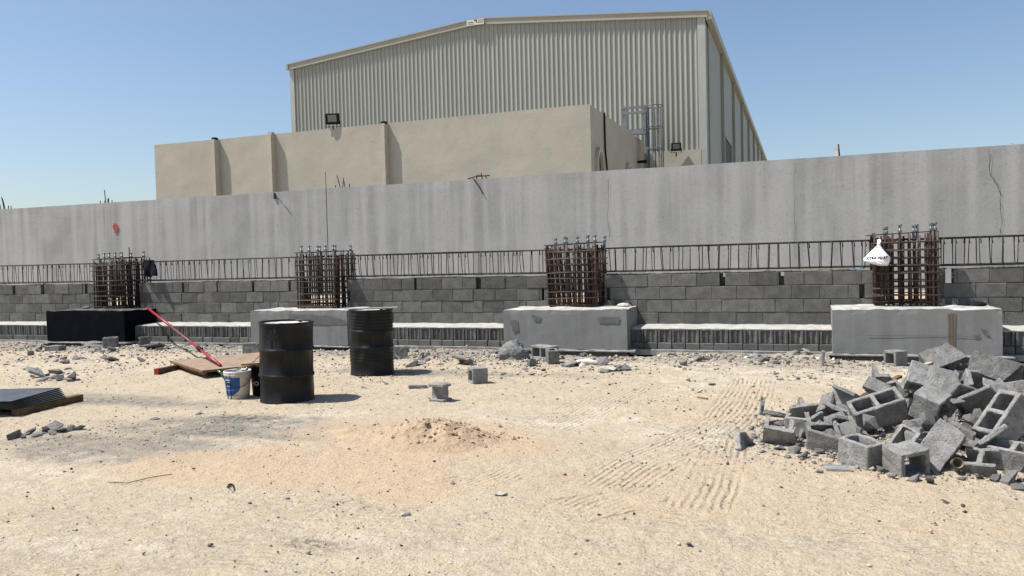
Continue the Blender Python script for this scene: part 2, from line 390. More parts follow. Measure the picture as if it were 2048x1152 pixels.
TRACKS = [  # photo points along the middle of each track, half width, ridge spacing, strength, set
    ([(1195, 985), (1290, 925), (1400, 880), (1470, 838), (1500, 790), (1512, 755)], .30, .052, 1.0, 'A'),
    ([(1385, 1030), (1420, 960), (1440, 905), (1455, 870)], .22, .055, 1.0, 'B'),
    ([(1095, 1030), (1180, 992), (1230, 975)], .16, .050, .9, 'A'),
    ([(1165, 1040), (1230, 1010), (1285, 995)], .15, .052, .8, 'B'),
    ([(1300, 1042), (1345, 1030), (1400, 1052)], .14, .06, .9, 'A'),
    ([(925, 985), (985, 965), (1040, 940)], .17, .05, .95, 'A'),
    ([(690, 985), (780, 972), (880, 955), (960, 940)], .20, .05, .7, 'B'),
    ([(700, 1000), (790, 1010), (900, 1005)], .18, .05, .45, 'A'),
    ([(1090, 862), (1160, 835), (1230, 800), (1300, 765)], .20, .055, .65, 'A'),
    ([(1020, 870), (1100, 835), (1170, 800), (1260, 760)], .14, .05, .5, 'B'),
    ([(0, 1015), (400, 1022), (800, 1030), (1200, 1050), (1600, 1065), (2048, 1070)], .30, .06, .42, 'B'),
    ([(1080, 1120), (1200, 1100), (1290, 1085)], .16, .05, .7, 'A'),
    ([(1600, 1105), (1800, 1090), (2048, 1100)], .25, .055, .45, 'A'),
    ([(60, 1140), (250, 1110), (480, 1100), (700, 1125)], .24, .055, .5, 'A'),
    ([(620, 905), (760, 925), (880, 930)], .16, .05, .4, 'A'),
    ([(1500, 1000), (1650, 985), (1800, 1010), (2000, 1030)], .22, .055, .4, 'A'),
]
def make_ground():
    xd = list(np.arange(-14, 3.6, .026)); yd = list(np.arange(2.4, 9.0, .021)) + list(np.arange(9.0, 13.0, .034))
    xs = geo(xd[0], .026, -420)[::-1] + xd + geo(xd[-1], .026, 420)
    ys = geo(yd[0], .05, -300)[::-1] + yd + list(np.arange(13.02, 17.5, .12)) + geo(17.5, .2, 500)
    xs = np.array(xs); ys = np.array(ys); X, Y = np.meshgrid(xs, ys); nx, ny = len(xs), len(ys)
    Z = gz_np(X, Y)
    near = (Y > 2) & (Y < 13) & (X > -16) & (X < 5)
    fine = .010 * fbm(X * 6, Y * 6, 4) + .006 * fbm(X * 19, Y * 19, 2)
    rough = .5 + .5 * sst(-.1, .4, fbm(X * .8 + 3, Y * .8, 3))
    Z = Z + np.where(near, fine * (rough + 1.2 * sst(10, 11.6, Y)), 0)
    at = {}
    for s in 'AB':
        ph = np.zeros(X.shape); mk = np.zeros(X.shape); bd = np.full(X.shape, 1e9)
        for pts, hw, sp, st, ss in TRACKS:
            if ss != s: continue
            sd, al, tot = poly_dist(X, Y, gpx(pts))
            e = np.abs(sd) / hw
            m = st * (1 - sst(.8, 1.05, e)) * sst(.02, .2, al) * (1 - sst(tot - .2, tot - .02, al))
            m = m * (.25 + .75 * sst(-.25, .15, fbm(X * 3.1 + sp * 900, Y * 3.1, 3)))
            k = e < bd; bd = np.where(k, e, bd)
            ph = np.where(k, sd / sp, ph); mk = np.where(k, m, mk)
        at['phase' + s] = ph; at['mask' + s] = mk
        Z = Z - .006 * sst(0, .6, mk)
    def blob(px, py, rx, ry, soft=.36):
        c = gp(px, py); n = fbm(X * 1.7 + px, Y * 1.7 + py, 4) * .75
        return 1 - sst(1 - soft, 1 + soft * .6, np.hypot((X - c.x) / rx, (Y - c.y) / ry) + n)
    mx = np.maximum
    at['orange'] = np.clip(mx(mx(blob(690, 940, 1.9, .6), blob(850, 880, 1.15, .7)), mx(.55 * blob(1250, 985, 1.5, .5), .5 * blob(1600, 980, 1.5, .7))) + .35 * blob(1450, 800, .8, 1.1), 0, 1)
    nearwall = sst(10.3, 11.5, Y + .55 * fbm(X * 1.1, Y * 1.1, 4)) * (1 - sst(13.0, 13.4, Y))
    at['grey'] = np.clip(mx(mx(.85 * nearwall, mx(blob(520, 860, 1.5, .55), .9 * blob(300, 900, 1.7, .5))),
                     mx(mx(.7 * blob(900, 745, 1.9, .35), .55 * blob(1540, 735, 2.0, .5)), mx(.7 * blob(250, 800, 1.4, .35), .5 * blob(1700, 880, 1.2, .6)))) * (1 - .8 * at['orange']), 0, 1)
    at['white'] = np.clip(mx(mx(blob(800, 1085, .6, .25, .9), blob(1230, 835, .4, .2, .9)), mx(blob(150, 1080, .9, .22, .9), mx(blob(1100, 845, .6, .2, .9), .8 * sst(.12, .5, fbm(X * .9 + 40, Y * .9, 4))))) * (1 - at['orange']), 0, 1)
    at['soot'] = np.clip(mx(mx(blob(485, 838, .45, .16, .9), .7 * blob(600, 1085, .3, .09, .9)), mx(.8 * blob(200, 800, 1.3, .16, .9), .75 * blob(430, 870, .8, .2, .9))), 0, 1)
    me = bpy.data.meshes.new('ground')
    me.vertices.add(nx * ny); me.vertices.foreach_set('co', np.stack([X, Y, Z], -1).astype(np.float32).ravel())
    i = np.arange((ny - 1) * (nx - 1)); r = i // (nx - 1); c = i % (nx - 1); a = r * nx + c
    q = np.stack([a, a + 1, a + nx + 1, a + nx], -1).astype(np.int32)
    me.loops.add(q.size); me.loops.foreach_set('vertex_index', q.ravel())
    me.polygons.add(len(q)); me.polygons.foreach_set('loop_start', (np.arange(len(q)) * 4).astype(np.int32))
    me.polygons.foreach_set('use_smooth', np.ones(len(q), dtype=bool))
    me.update(calc_edges=True)
    for k, v in at.items():
        t = me.attributes.new(k, 'FLOAT', 'POINT'); t.data.foreach_set('value', v.astype(np.float32).ravel())
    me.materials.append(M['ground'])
    o = link('ground', me); o['kind'] = 'structure'; return o
make_ground()

# ------------------------------------------------------------------ warehouse (gable front at Y = 36)
WY, WX0, WX1, WE, WR = 36.0, -25.45, -3.85, 12.05, 13.08
WXM = (WX0 + WX1) / 2
def roof_z(x): return WE + (WR - WE) * (1 - abs(x - WXM) / ((WX1 - WX0) / 2))
wh = thing('warehouse', 'cream ribbed metal warehouse with low gable roof behind the beige building', 'warehouse', (WXM, WY, .7))
def child(o, parent):                       # geometry written in world coordinates
    o.parent = parent; o.matrix_parent_inverse = parent.matrix_basis.inverted(); return o
RIB = .2285
nrib = int((WX1 - WX0 - .36) / RIB); xr0 = WX0 + .22
for s0 in range(0, nrib, 4):
    mb = MB(); prof = []
    for k in range(s0, min(s0 + 4, nrib)):
        x = xr0 + k * RIB
        prof += [(x, 0), (x + .115, 0), (x + .150, -.044), (x + .195, -.044), (x + .21, 0)]
    prof.append((xr0 + min(s0 + 4, nrib) * RIB, 0))
    vs = []; fs = []
    zb = 6.18
    for (x, y) in prof: vs += [(x, WY + y, zb), (x, WY + y, roof_z(x) - .05)]
    for i in range(len(prof) - 1): fs.append((2 * i, 2 * i + 2, 2 * i + 3, 2 * i + 1))
    child(MB().add(vs, fs).build('cladding_sheet', 'clad'), wh)
# screw line and body behind the sheets
mb = MB()
prof = [(WX0 + .05, .7), (WX1 - .05, .7), (WX1 - .05, WE - .1), (WXM, WR - .1), (WX0 + .05, WE - .1)]
vs = [(x, WY + .05, z) for x, z in prof] + [(x, 94.8, z) for x, z in prof]
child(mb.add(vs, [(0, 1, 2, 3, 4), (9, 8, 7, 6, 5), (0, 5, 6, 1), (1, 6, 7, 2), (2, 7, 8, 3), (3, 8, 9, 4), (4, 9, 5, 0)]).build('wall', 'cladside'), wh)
child(MB().box((WX0, WY - .10, .7), (WX1 - .28, WY + .05, 6.18)).build('plinth_wall', 'beige'), wh)
for sgn, xe in ((-1, WX0 - .10), (1, WX1 + .10)):
    mb = MB(); a = Vector((WXM, 0, WR + .12)); b = Vector((xe, 0, roof_z(xe) + .12))
    for y0, y1, d0, d1 in ((WY - .16, WY - .06, -.28, -.02), (WY - .20, 95, -.02, .03)):
        q = [(a.x, y0, a.z + d0), (b.x, y0, b.z + d0), (b.x, y0, b.z + d1), (a.x, y0, a.z + d1)]; q2 = [(x, y1, z) for x, y, z in q]
        mb.add(q + q2, [(0, 1, 2, 3), (7, 6, 5, 4), (0, 4, 5, 1), (1, 5, 6, 2), (2, 6, 7, 3), (3, 7, 4, 0)])
        if y1 < 90:
            child(mb.build('rake_trim', 'trim'), wh); mb = MB()
    child(mb.build('roof', 'trim'), wh)
child(MB().box((WX1 - .36, WY - .085, .7), (WX1 - .02, WY - .04, WE - .08)).build('corner_flashing', 'corner'), wh)
child(MB().box((WX0 - .02, WY - .075, .7), (WX0 + .24, WY - .04, WE - .08)).build('corner_flashing', 'corner'), wh)
child(MB().box((WX0 - .15, WY - .22, WE - .16), (WX0 - .02, WY + 59, WE + .08)).build('gutter', 'trim'), wh)
child(MB().box((WX1 + .02, WY - .14, WE - .26), (WX1 + .26, WY + 59, WE + .10)).build('gutter', 'trim'), wh)
yb = 36.9
for k in range(9):
    y1 = yb + (5.6 if k == 0 else 7.15)
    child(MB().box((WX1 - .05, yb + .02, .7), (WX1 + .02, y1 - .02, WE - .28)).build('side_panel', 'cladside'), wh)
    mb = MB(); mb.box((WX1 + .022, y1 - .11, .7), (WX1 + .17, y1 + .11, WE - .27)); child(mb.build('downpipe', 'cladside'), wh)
    yb = y1
mb = MB(); mb.box((WX1 + .022, 43.4, 4.3), (WX1 + .05, 47.6, 7.75)); win = child(mb.build('window', 'dark'), wh)
for (y0, y1, z0, z1) in ((43.3, 43.42, 4.2, 7.85), (47.58, 47.7, 4.2, 7.85), (43.42, 47.58, 7.74, 7.85)):
    o = MB().box((WX1 + .03, y0, z0), (WX1 + .12, y1, z1)).build('window_frame', 'cladside'); o.parent = win; o.matrix_parent_inverse = Matrix.Identity(4)
sgn_o = MB().box((WXM - .46, WY - .24, WR - .20), (WXM + .42, WY - .17, WR + .06))
sgn_o = sgn_o.build('name_board', 'sign')
sgn_o.parent = wh; sgn_o.matrix_parent_inverse = wh.matrix_basis.inverted()
mb = MB()
for (x0, x1, z0, z1) in ((-.38, -.12, -.045, -.015), (-.36, -.32, -.13, -.09), (-.28, -.24, -.13, -.1), (-.21, -.17, -.13, -.1), (-.14, -.10, -.13, -.1), (.13, .40, .015, .04), (.10, .38, -.08, -.055)):
    mb.box((WXM + x0, WY - .245, WR - .03 + z0), (WXM + x1, WY - .241, WR - .03 + z1))
o = mb.build('lettering', 'crack'); o.parent = sgn_o; o.matrix_parent_inverse = Matrix.Identity(4)
o = MB().add([(WXM - .07, WY - .246, WR + .03), (WXM + .06, WY - .246, WR + .045), (WXM + .075, WY - .246, WR - .11), (WXM + .04, WY - .246, WR - .12), (WXM + .02, WY - .246, WR - .01), (WXM - .07, WY - .246, WR - .02)], [(5, 4, 3, 2, 1, 0)]).build('logo', 'blackmetal')
o.parent = sgn_o; o.matrix_parent_inverse = Matrix.Identity(4)

# ------------------------------------------------------------------ beige annexe
BY, BX0, BX1, BZ = 26.25, -25.45, -6.66, 6.69
be = thing('stucco_building', 'low beige stucco building with plain parapet in front of the warehouse', 'building', ((BX0 + BX1) / 2, BY, .7))
def stucco_front():
    xs = np.linspace(BX0, BX1, 95); zs = np.linspace(.6, BZ, 32); V = []; Fc = []
    for z in zs:
        for x in xs: V.append((x, BY + .012 * float(fbm(np.array([x * .9]), np.array([z * 1.6]), 3)[0]), z + (.012 * float(fbm(np.array([x * 1.1]), np.array([3.]), 3)[0]) if z > BZ - .01 else 0)))
    n = len(xs)
    for j in range(len(zs) - 1):
        for i in range(n - 1): Fc.append((j * n + i, j * n + i + 1, (j + 1) * n + i + 1, (j + 1) * n + i))
    return MB().add(V, Fc).build('front_wall', 'beige', smooth=True)
child(stucco_front(), be)
child(MB().box((BX0, BY + .03, .6), (BX0 + .2, 35.87, BZ - .01)).build('side_wall', 'beige'), be)
sw = child(MB().box((BX1 - .2, BY + .03, .6), (BX1, 35.87, BZ - .01)).build('side_wall', 'beige'), be)
child(MB().box((BX0 + .2, BY + .03, 5.6), (BX1 - .2, 35.87, 5.8)).build('roof_slab', 'beige'), be)
child(MB().box((BX0 + .2, BY + .03, BZ - .32), (BX1 - .2, BY + .22, BZ - .012)).build('parapet', 'beige'), be)
for px in (432, 545, 771):
    p = wp(px, 330, BY - .1)
    pil = child(MB().box((p.x - .10, BY - .24, .6), (p.x + .10, BY + .06, BZ - .03)).build('downpipe_casing', 'beigetrim'), be)
    chamfer(pil.data, .03, 2)
    c = MB().box((p.x - .085, BY - .2, BZ - .04), (p.x + .085, BY - .02, BZ + .05)).build('casing_cap', 'blackmetal' if px != 545 else 'beigetrim'); c.parent = pil; c.matrix_parent_inverse = Matrix.Identity(4)
# arched hoods on the shaded side
for yc, top in ((27.22, 5.2), (32.25, 5.2)):
    mb = MB(); n = 10; w = .34
    arc = [(yc + w * math.cos(math.pi * i / n), top - .45 + .45 * math.sin(math.pi * i / n)) for i in range(n + 1)]
    poly = arc + [(yc - w, 3.2), (yc + w, 3.2)]
    vs = [(BX1 + .004, y, z) for y, z in poly]; mb.add(vs, [tuple(range(len(vs)))])
    wd = child(mb.build('arched_window', 'dark'), be)
    mb = MB()
    out = [(yc + (w + .14) * math.cos(math.pi * i / n), top - .45 + .6 * math.sin(math.pi * i / n)) for i in range(n + 1)]
    a = [(yc + w, 3.2)] + arc + [(yc - w, 3.2)]; b = [(yc + w + .14, 3.2)] + out + [(yc - w - .14, 3.2)]
    for i in range(len(a) - 1):
        q = [a[i], a[i + 1], b[i + 1], b[i]]
        vs = [(BX1 - .002, y, z) for y, z in q] + [(BX1 + .12, y, z) for y, z in q]
        mb.add(vs, [(4, 5, 6, 7), (0, 4, 7, 3), (1, 2, 6, 5), (3, 7, 6, 2), (0, 1, 5, 4)])
    o = mb.build('window_surround', 'beigetrim'); o.parent = wd; o.matrix_parent_inverse = Matrix.Identity(4)
child(MB().tube([(BX1 + .05, 28.1, BZ + .02), (BX1 + .05, 28.12, 5.4), (BX1 + .08, 28.25, 4.6), (BX1 + .05, 28.2, 3.), (BX1 + .05, 28.2, .8)], .035, 6).build('cable', 'blackmetal'), be)

# floodlights
def floodlight(label, loc, rz, tilt, s):
    t = thing('floodlight', label, 'floodlight', loc, rz)
    mb = MB().box((-.26 * s, -.06 * s, .0), (.26 * s, .06 * s, .42 * s)); h = mb.build('housing', 'blackmetal', t); chamfer(h.data, .015)
    h.rotation_euler = (tilt, 0, 0); h.location = (0, 0, .10 * s)
    o = MB().box((-.17 * s, -.066 * s, .10 * s), (.17 * s, -.061 * s, .36 * s)).build('lens', 'lens', h)
    mb = MB(); mb.tube([(-.27 * s, 0, .22 * s), (-.27 * s, .02, .02), (.27 * s, .02, .02), (.27 * s, 0, .22 * s)], .018 * s, 6)
    mb.tube([(0, .02, .02), (0, .06, -.16)], .03 * s, 6); mb.build('bracket', 'blackmetal', t)
    return t
p = wp(667, 248, BY + .02); floodlight('black floodlight standing on the beige parapet edge', (p.x, BY - .02, BZ + .04), R(18), R(10), 1.0)
p = wp(1353, 306, WY - .2); floodlight('black floodlight on the warehouse wall near the caged ladder', (p.x, WY - .27, p.z), R(10), R(8), .85)

# caged roof ladder
ld = thing('caged_ladder', 'galvanised ladder with safety cage at the beige building end', 'ladder', (-6.2, 34.6, .7))
LX, LY = -6.28, 34.6
for dy in (-.22, .22): child(MB().box((LX - .025, LY + dy - .03, .7), (LX + .025, LY + dy + .03, 8.0)).build('stile', 'galv'), ld)
for k in range(24): child(MB().tube([(LX, LY - .22, .95 + k * .3), (LX, LY + .22, .95 + k * .3)], .016, 6).build('rung', 'galv'), ld)
CR = .37
for k in range(6):
    z = 3.4 + k * .92
    path = [(LX + CR * .9 + CR * math.cos(a) * 1.0, LY + CR * math.sin(a), z) for a in [R(d) for d in range(-150, 151, 20)]]
    child(MB().tube([(LX, LY - .22, z)] + path + [(LX, LY + .22, z)], .028, 6).build('hoop', 'galv'), ld)
for d in (-140, -95, -50, 0, 50, 95, 140):
    a = R(d); x = LX + CR * .9 + CR * math.cos(a); y = LY + CR * math.sin(a)
    child(MB().box((x - .022, y - .022, 3.4), (x + .022, y + .022, 8.0)).build('cage_bar', 'galv'), ld)
pf = child(MB().box((-7.3, LY - .35, 6.86), (LX, LY + .35, 6.92)).build('platform', 'galv'), ld)
child(MB().box((-7.3, LY - .38, 6.8), (LX, LY - .35, 7.02)).build('toe_board', 'galv'), ld)
for x in (-7.22, LX - .05):
    child(MB().box((x - .09, LY - .39, 6.78), (x + .09, LY - .33, 8.02)).build('rail_post', 'galv'), ld)
    child(MB().box((x - .03, LY + .33, 6.78), (x + .03, LY + .39, 8.02)).build('rail_post', 'galv'), ld)
for z in (7.72, 7.95): child(MB().box((-7.3, LY - .40, z - .05), (LX, LY - .34, z + .05)).build('guard_rail', 'galv'), ld)
child(MB().box((LX - .5, LY - .3, 5.55), (LX + .02, LY - .2, 5.67)).build('wall_bracket', 'blackmetal'), ld)

# ------------------------------------------------------------------ grey boundary wall at Y = 17
GY = 17.0; GT = CAM_H + (3.50 - CAM_H) * GY / 18.0
bw = thing('boundary_wall', 'tall grey plastered boundary wall streaked and cracked behind the block walls', 'wall', (-8, GY, .7))
def gw_top(x): return GT + .014 * float(fbm(np.array([x * .8]), np.array([2.]), 4)[0])
xj = wp(654, 440, GY).x
for xa, xb in ((-46., xj - .012), (xj + .012, 24.)):
    n = int((xb - xa) / .25); mb = MB(); V = []; Fc = []
    zs = [.3, 1.2, 2.0, 2.7, 3.2]
    xs_ = np.linspace(xa, xb, n + 1)
    for x in xs_:
        t = gw_top(x)
        for z in zs: V.append((x, GY + .012 * float(fbm(np.array([x * .7]), np.array([z * .5]), 3)[0]), z))
        V.append((x, GY, t)); V.append((x, GY + .22, t + .006)); V.append((x, GY + .22, .3))
    k = len(zs) + 3
    for i in range(n):
        for j in range(k - 1): Fc.append((i * k + j, (i + 1) * k + j, (i + 1) * k + j + 1, i * k + j + 1))
    Fc += [tuple(range(k - 1, -1, -1)), tuple(n * k + j for j in range(k))]
    mb.add(V, Fc); mb.m = [1 if (f % (k - 1) == len(zs)) and f < n * (k - 1) else 0 for f in range(len(Fc))]
    child(mb.build('wall_panel', ['gwall', 'gcap']), bw)
def crack(pts, w, m='crack', name='crack'):
    P = [wp(x, y, GY - .016) for x, y in pts]; mb = MB(); q = []
    full = []
    for a, b in zip(P[:-1], P[1:]):
        for t in np.linspace(0, 1, 5)[:-1]: full.append(a.lerp(b, t) + Vector((random.uniform(-1, 1), 0, random.uniform(-1, 1))) * .022)
    full.append(P[-1])
    for i, p in enumerate(full):
        ww = w * random.uniform(.4, 1.2) * (1 if 0 < i < len(full) - 1 else .2); q += [(p.x - ww, p.y, p.z - ww * .3), (p.x + ww, p.y, p.z + ww * .3)]
    mb.add(q, [(2 * i, 2 * i + 1, 2 * i + 3, 2 * i + 2) for i in range(len(full) - 1)])
    child(mb.build(name, m), bw)
crack([(1978, 296), (1982, 345), (1995, 370), (2002, 400), (2004, 450), (1998, 480)], .005)
crack([(1978, 296), (2010, 290), (2035, 288)], .006)
crack([(551, 392), (565, 408), (585, 430)], .009)
crack([(1590, 325), (1588, 400), (1592, 520)], .004)
crack([(1218, 348), (1216, 420), (1219, 480)], .004)
ps = wp(550, 392, GY); child(MB().box((ps.x - .025, GY - .03, ps.z - .08), (ps.x + .025, GY - .005, ps.z + .08)).build('slot', 'dark'), bw)
c = wp(231, 456, GY - .02); mb = MB(); n = 16
vs = [(c.x, c.y, c.z)] + [(c.x + (.075 + .045 * random.random()) * math.cos(2 * math.pi * i / n), c.y, c.z + (.085 + .06 * random.random()) * math.sin(2 * math.pi * i / n)) for i in range(n)]
child(mb.add(vs, [(0, 1 + i, 1 + (i + 1) % n) for i in range(n)]).build('paint_mark', 'redpaint'), bw)
# starter bars on the crest
def starters(px, py, rods, label):
    b = wp(px, py, GY + .1); t = thing('starter_bars', label, 'rebar', (b.x, GY + .11, gw_top(b.x) - .05))
    for (dx, dy, h, lx, ly) in rods: MB().tube([(dx, dy, 0), (dx + lx * .5, dy + ly * .5, h * .55), (dx + lx, dy + ly, h)], .012, 6).build('bar', 'rust', t)
starters(10, 414, [(-.12, -.04, .35, -.10, 0), (-.05, .04, .38, -.13, .02), (0, -.04, .42, -.08, 0), (.08, .03, .16, .02, 0), (.16, -.03, .15, .01, 0), (.2, .03, .14, 0, 0)], 'cluster of bent starter bars on the grey wall beyond the bitumen footing')
starters(212, 402, [(-.18, -.04, .13, 0, 0), (-.1, .04, .14, .01, 0), (-.02, 0, .42, -.03, 0), (.03, .04, .2, .02, 0), (.1, -.04, .17, 0, 0), (.18, .03, .13, 0, 0)], 'starter bars with one tall rod on the grey wall above the red mark')
starters(683, 372, [(-.15, -.04, .12, 0, 0), (-.03, 0, .36, -.10, 0), (0, .04, .30, .04, 0), (.12, -.04, .2, -.02, 0), (.2, .03, .14, 0, 0)], 'starter bars on the grey wall beside its open joint')
p0 = wp(652, 380, GY + .05); tag(MB().tube([(p0.x, GY + .06, GT - .05), (p0.x - .01, GY + .06, GT + .42)], .011, 6).build('steel_rod', 'galv'), 'single thin upright rod at the grey wall joint', 'rod')
b = wp(958, 356, GY); t = thing('starter_bars', 'tangled rusty starter bars with a flattened bar on the grey wall crest', 'rebar', (b.x, GY, GT))
for pth in ([(-.3, .05, .02), (-.12, .05, .06), (.1, .06, .07)], [(-.1, .1, -.03), (-.09, .08, .1), (.12, .05, .06), (.25, .05, .07)], [(-.16, .02, .02), (-.1, -.03, -.02), (.02, -.02, -.2), (.1, -.02, -.36)], [(.05, .1, -.05), (.02, .1, .14)], [(.14, .12, -.05), (.12, .12, .10)]):
    MB().tube(pth, .013, 6).build('bar', 'rust', t)
b = wp(1673, 306, GY); t = thing('roof_vent_post', 'small pale post with slim dark rod on the grey wall', 'post', (b.x, GY + .1, GT - .03))
MB().box((-.035, -.03, 0), (.035, .03, .24)).build('post', 'white', t); MB().tube([(.06, 0, 0), (.04, 0, .27)], .014, 6).build('rod', 'blackmetal', t)
#SECTION

# ------------------------------------------------------------------ footings (pedestals)
PX = [(-14.83, -12.73), (-9.67, -7.59), (-4.63, -2.57), (.395, 2.50)]
PY0, PY1, PZ0, PZ1 = 12.15, 14.05, .05, .685
PLAB = ['footing block coated in black bitumen with the red pole leaning on it', 'grey concrete footing block behind the two black drums', 'grey concrete footing block with the crumbled mortar lump at its foot', 'pale concrete footing block with a brown vertical stain, behind the rubble heap']
def rough_box(x0, x1, y0, y1, z0, z1, seed, nx=26, ny=20, nz=8, amp=.006):
    """closed box skin with slightly uneven faces and a ragged top edge; material 1 on top"""
    rs = np.random.default_rng(seed); V = []; Fc = []; Mi = []; idx = {}
    def vid(i, j, k):
        if (i, j, k) in idx: return idx[(i, j, k)]
        x = x0 + (x1 - x0) * i / nx; y = y0 + (y1 - y0) * j / ny; z = z0 + (z1 - z0) * k / nz
        n = lambda a, b: float(fbm(np.array([a + seed * 3.7]), np.array([b]), 3)[0])
        if k == nz: z += .022 * n(x * 3, y * 3)
        edge = (i in (0, nx)) + (j in (0, ny)) + (k in (0, nz))
        if k == nz and edge > 1: z -= .006 + .02 * max(0, n(x * 9, y * 9))
        if j == 0: y += amp * n(x * 2, z * 2) + (.012 * max(0, n(x * 8, 4)) if k == nz else 0)
        if i == 0: x += amp * n(y * 2, z * 2)
        if i == nx: x -= amp * n(y * 2, z * 2) + (.008 if k == nz else 0)
        idx[(i, j, k)] = len(V); V.append((x, y, z)); return idx[(i, j, k)]
    for i in range(nx):
        for k in range(nz):
            Fc.append((vid(i, 0, k), vid(i + 1, 0, k), vid(i + 1, 0, k + 1), vid(i, 0, k + 1))); Mi.append(0)
            Fc.append((vid(i + 1, ny, k), vid(i, ny, k), vid(i, ny, k + 1), vid(i + 1, ny, k + 1))); Mi.append(0)
        for j in range(ny):
            Fc.append((vid(i, j, nz), vid(i + 1, j, nz), vid(i + 1, j + 1, nz), vid(i, j + 1, nz))); Mi.append(1)
            Fc.append((vid(i, j, 0), vid(i, j + 1, 0), vid(i + 1, j + 1, 0), vid(i + 1, j, 0))); Mi.append(0)
    for j in range(ny):
        for k in range(nz):
            Fc.append((vid(0, j + 1, k), vid(0, j, k), vid(0, j, k + 1), vid(0, j + 1, k + 1))); Mi.append(0)
            Fc.append((vid(nx, j, k), vid(nx, j + 1, k), vid(nx, j + 1, k + 1), vid(nx, j, k + 1))); Mi.append(0)
    mb = MB(); mb.add(V, Fc); mb.m = Mi; return mb
def patch_poly(pts, y, material, name, parent):
    P = [wp(a, b, y) for a, b in pts]; full = []
    for a, b in zip(P, P[1:] + P[:1]):
        for t in (0, .25, .5, .75): full.append(a.lerp(b, t) + Vector((random.uniform(-1, 1), 0, random.uniform(-1, 1))) * .012)
    cx = sum((p.x for p in full)) / len(full); cz = sum((p.z for p in full)) / len(full)
    vs = [(cx, y, cz)] + [(p.x, y, p.z) for p in full]; n = len(full)
    return child(MB().add(vs, [(0, 1 + i, 1 + (i + 1) % n) for i in range(n)]).build(name, material), parent)
PED = []
for i, (x0, x1) in enumerate(PX):
    t = thing('footing_block', PLAB[i], 'footing', ((x0 + x1) / 2, (PY0 + PY1) / 2, PZ0)); PED.append(t)
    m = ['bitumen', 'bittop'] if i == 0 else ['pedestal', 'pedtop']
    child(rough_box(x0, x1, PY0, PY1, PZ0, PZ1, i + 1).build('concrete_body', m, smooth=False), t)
    child(rough_box(x0 - .10, x1 + .13, PY0 - .10, PY1 + .1, .026, PZ0, i + 11, 20, 10, 2, .012).build('blinding_slab', ['blind', 'blind']), t)
    child(MB().box((x0 + .02, PY0 + .03, -.2), (x1 - .02, PY1, .030)).build('sub_base', 'mortar'), t)
# smears and stains on the faces
yy = PY0 - .0065
patch_poly([(1063, 630), (1082, 634), (1079, 645), (1068, 642)], yy, 'patch', 'wet_smear', PED[2])
patch_poly([(1195, 635), (1240, 634), (1238, 645), (1205, 647), (1196, 643)], yy, 'patch', 'wet_smear', PED[2])
patch_poly([(1020, 640), (1035, 642), (1038, 662), (1028, 668)], yy - .001, 'patch', 'wet_smear', PED[2])
patch_poly([(575, 628), (640, 631), (660, 632), (690, 640), (692, 648), (640, 650), (578, 640)], yy, 'patch', 'wet_smear', PED[1])
patch_poly([(516, 642), (532, 638), (540, 645), (520, 655)], yy, 'patch', 'wet_smear', PED[1])
patch_poly([(1895, 628), (1911, 627), (1912, 709), (1898, 709)], yy, 'stain', 'rust_stain', PED[3])
patch_poly([(1960, 656), (1975, 660), (1985, 676), (1972, 672)], yy, 'patch', 'wet_smear', PED[3])
patch_poly([(1948, 671), (1960, 670), (1958, 676), (1950, 677)], yy, 'patch', 'wet_smear', PED[3])

# ------------------------------------------------------------------ column reinforcement cages
CXC = [(a + b) / 2 for a, b in PX]; CXC = [-13.72, -8.60, -3.60, 1.42]
CLAB = ['rebar column cage with dark cloth hung on it, on the bitumen footing', 'rebar column cage rising behind the two black drums', 'leaning rusty rebar column cage above the crumbled mortar lump', 'rusty rebar column cage with a white carrier bag tied to it']
CYC, CW, CD = 13.10, .84, .72
def bar_mesh(h, r, lean=(0, 0), n=6, mt='rust'):
    return MB().tube([(0, 0, 0), (lean[0] * .5, lean[1] * .5, h * .5), (lean[0], lean[1], h)], r, n).mesh('bar', mt, True)
BARS = [bar_mesh(1.02 + .02 * k, .0145, (random.uniform(-.02, .02), random.uniform(-.02, .02)), mt=('rust', 'rust', 'tie')[k % 3]) for k in range(6)]
NUT = MB().lathe([(0, 0), (.03, 0), (.03, .03), (0, .03)], 6).mesh('nut', 'galv')
CAGES = []
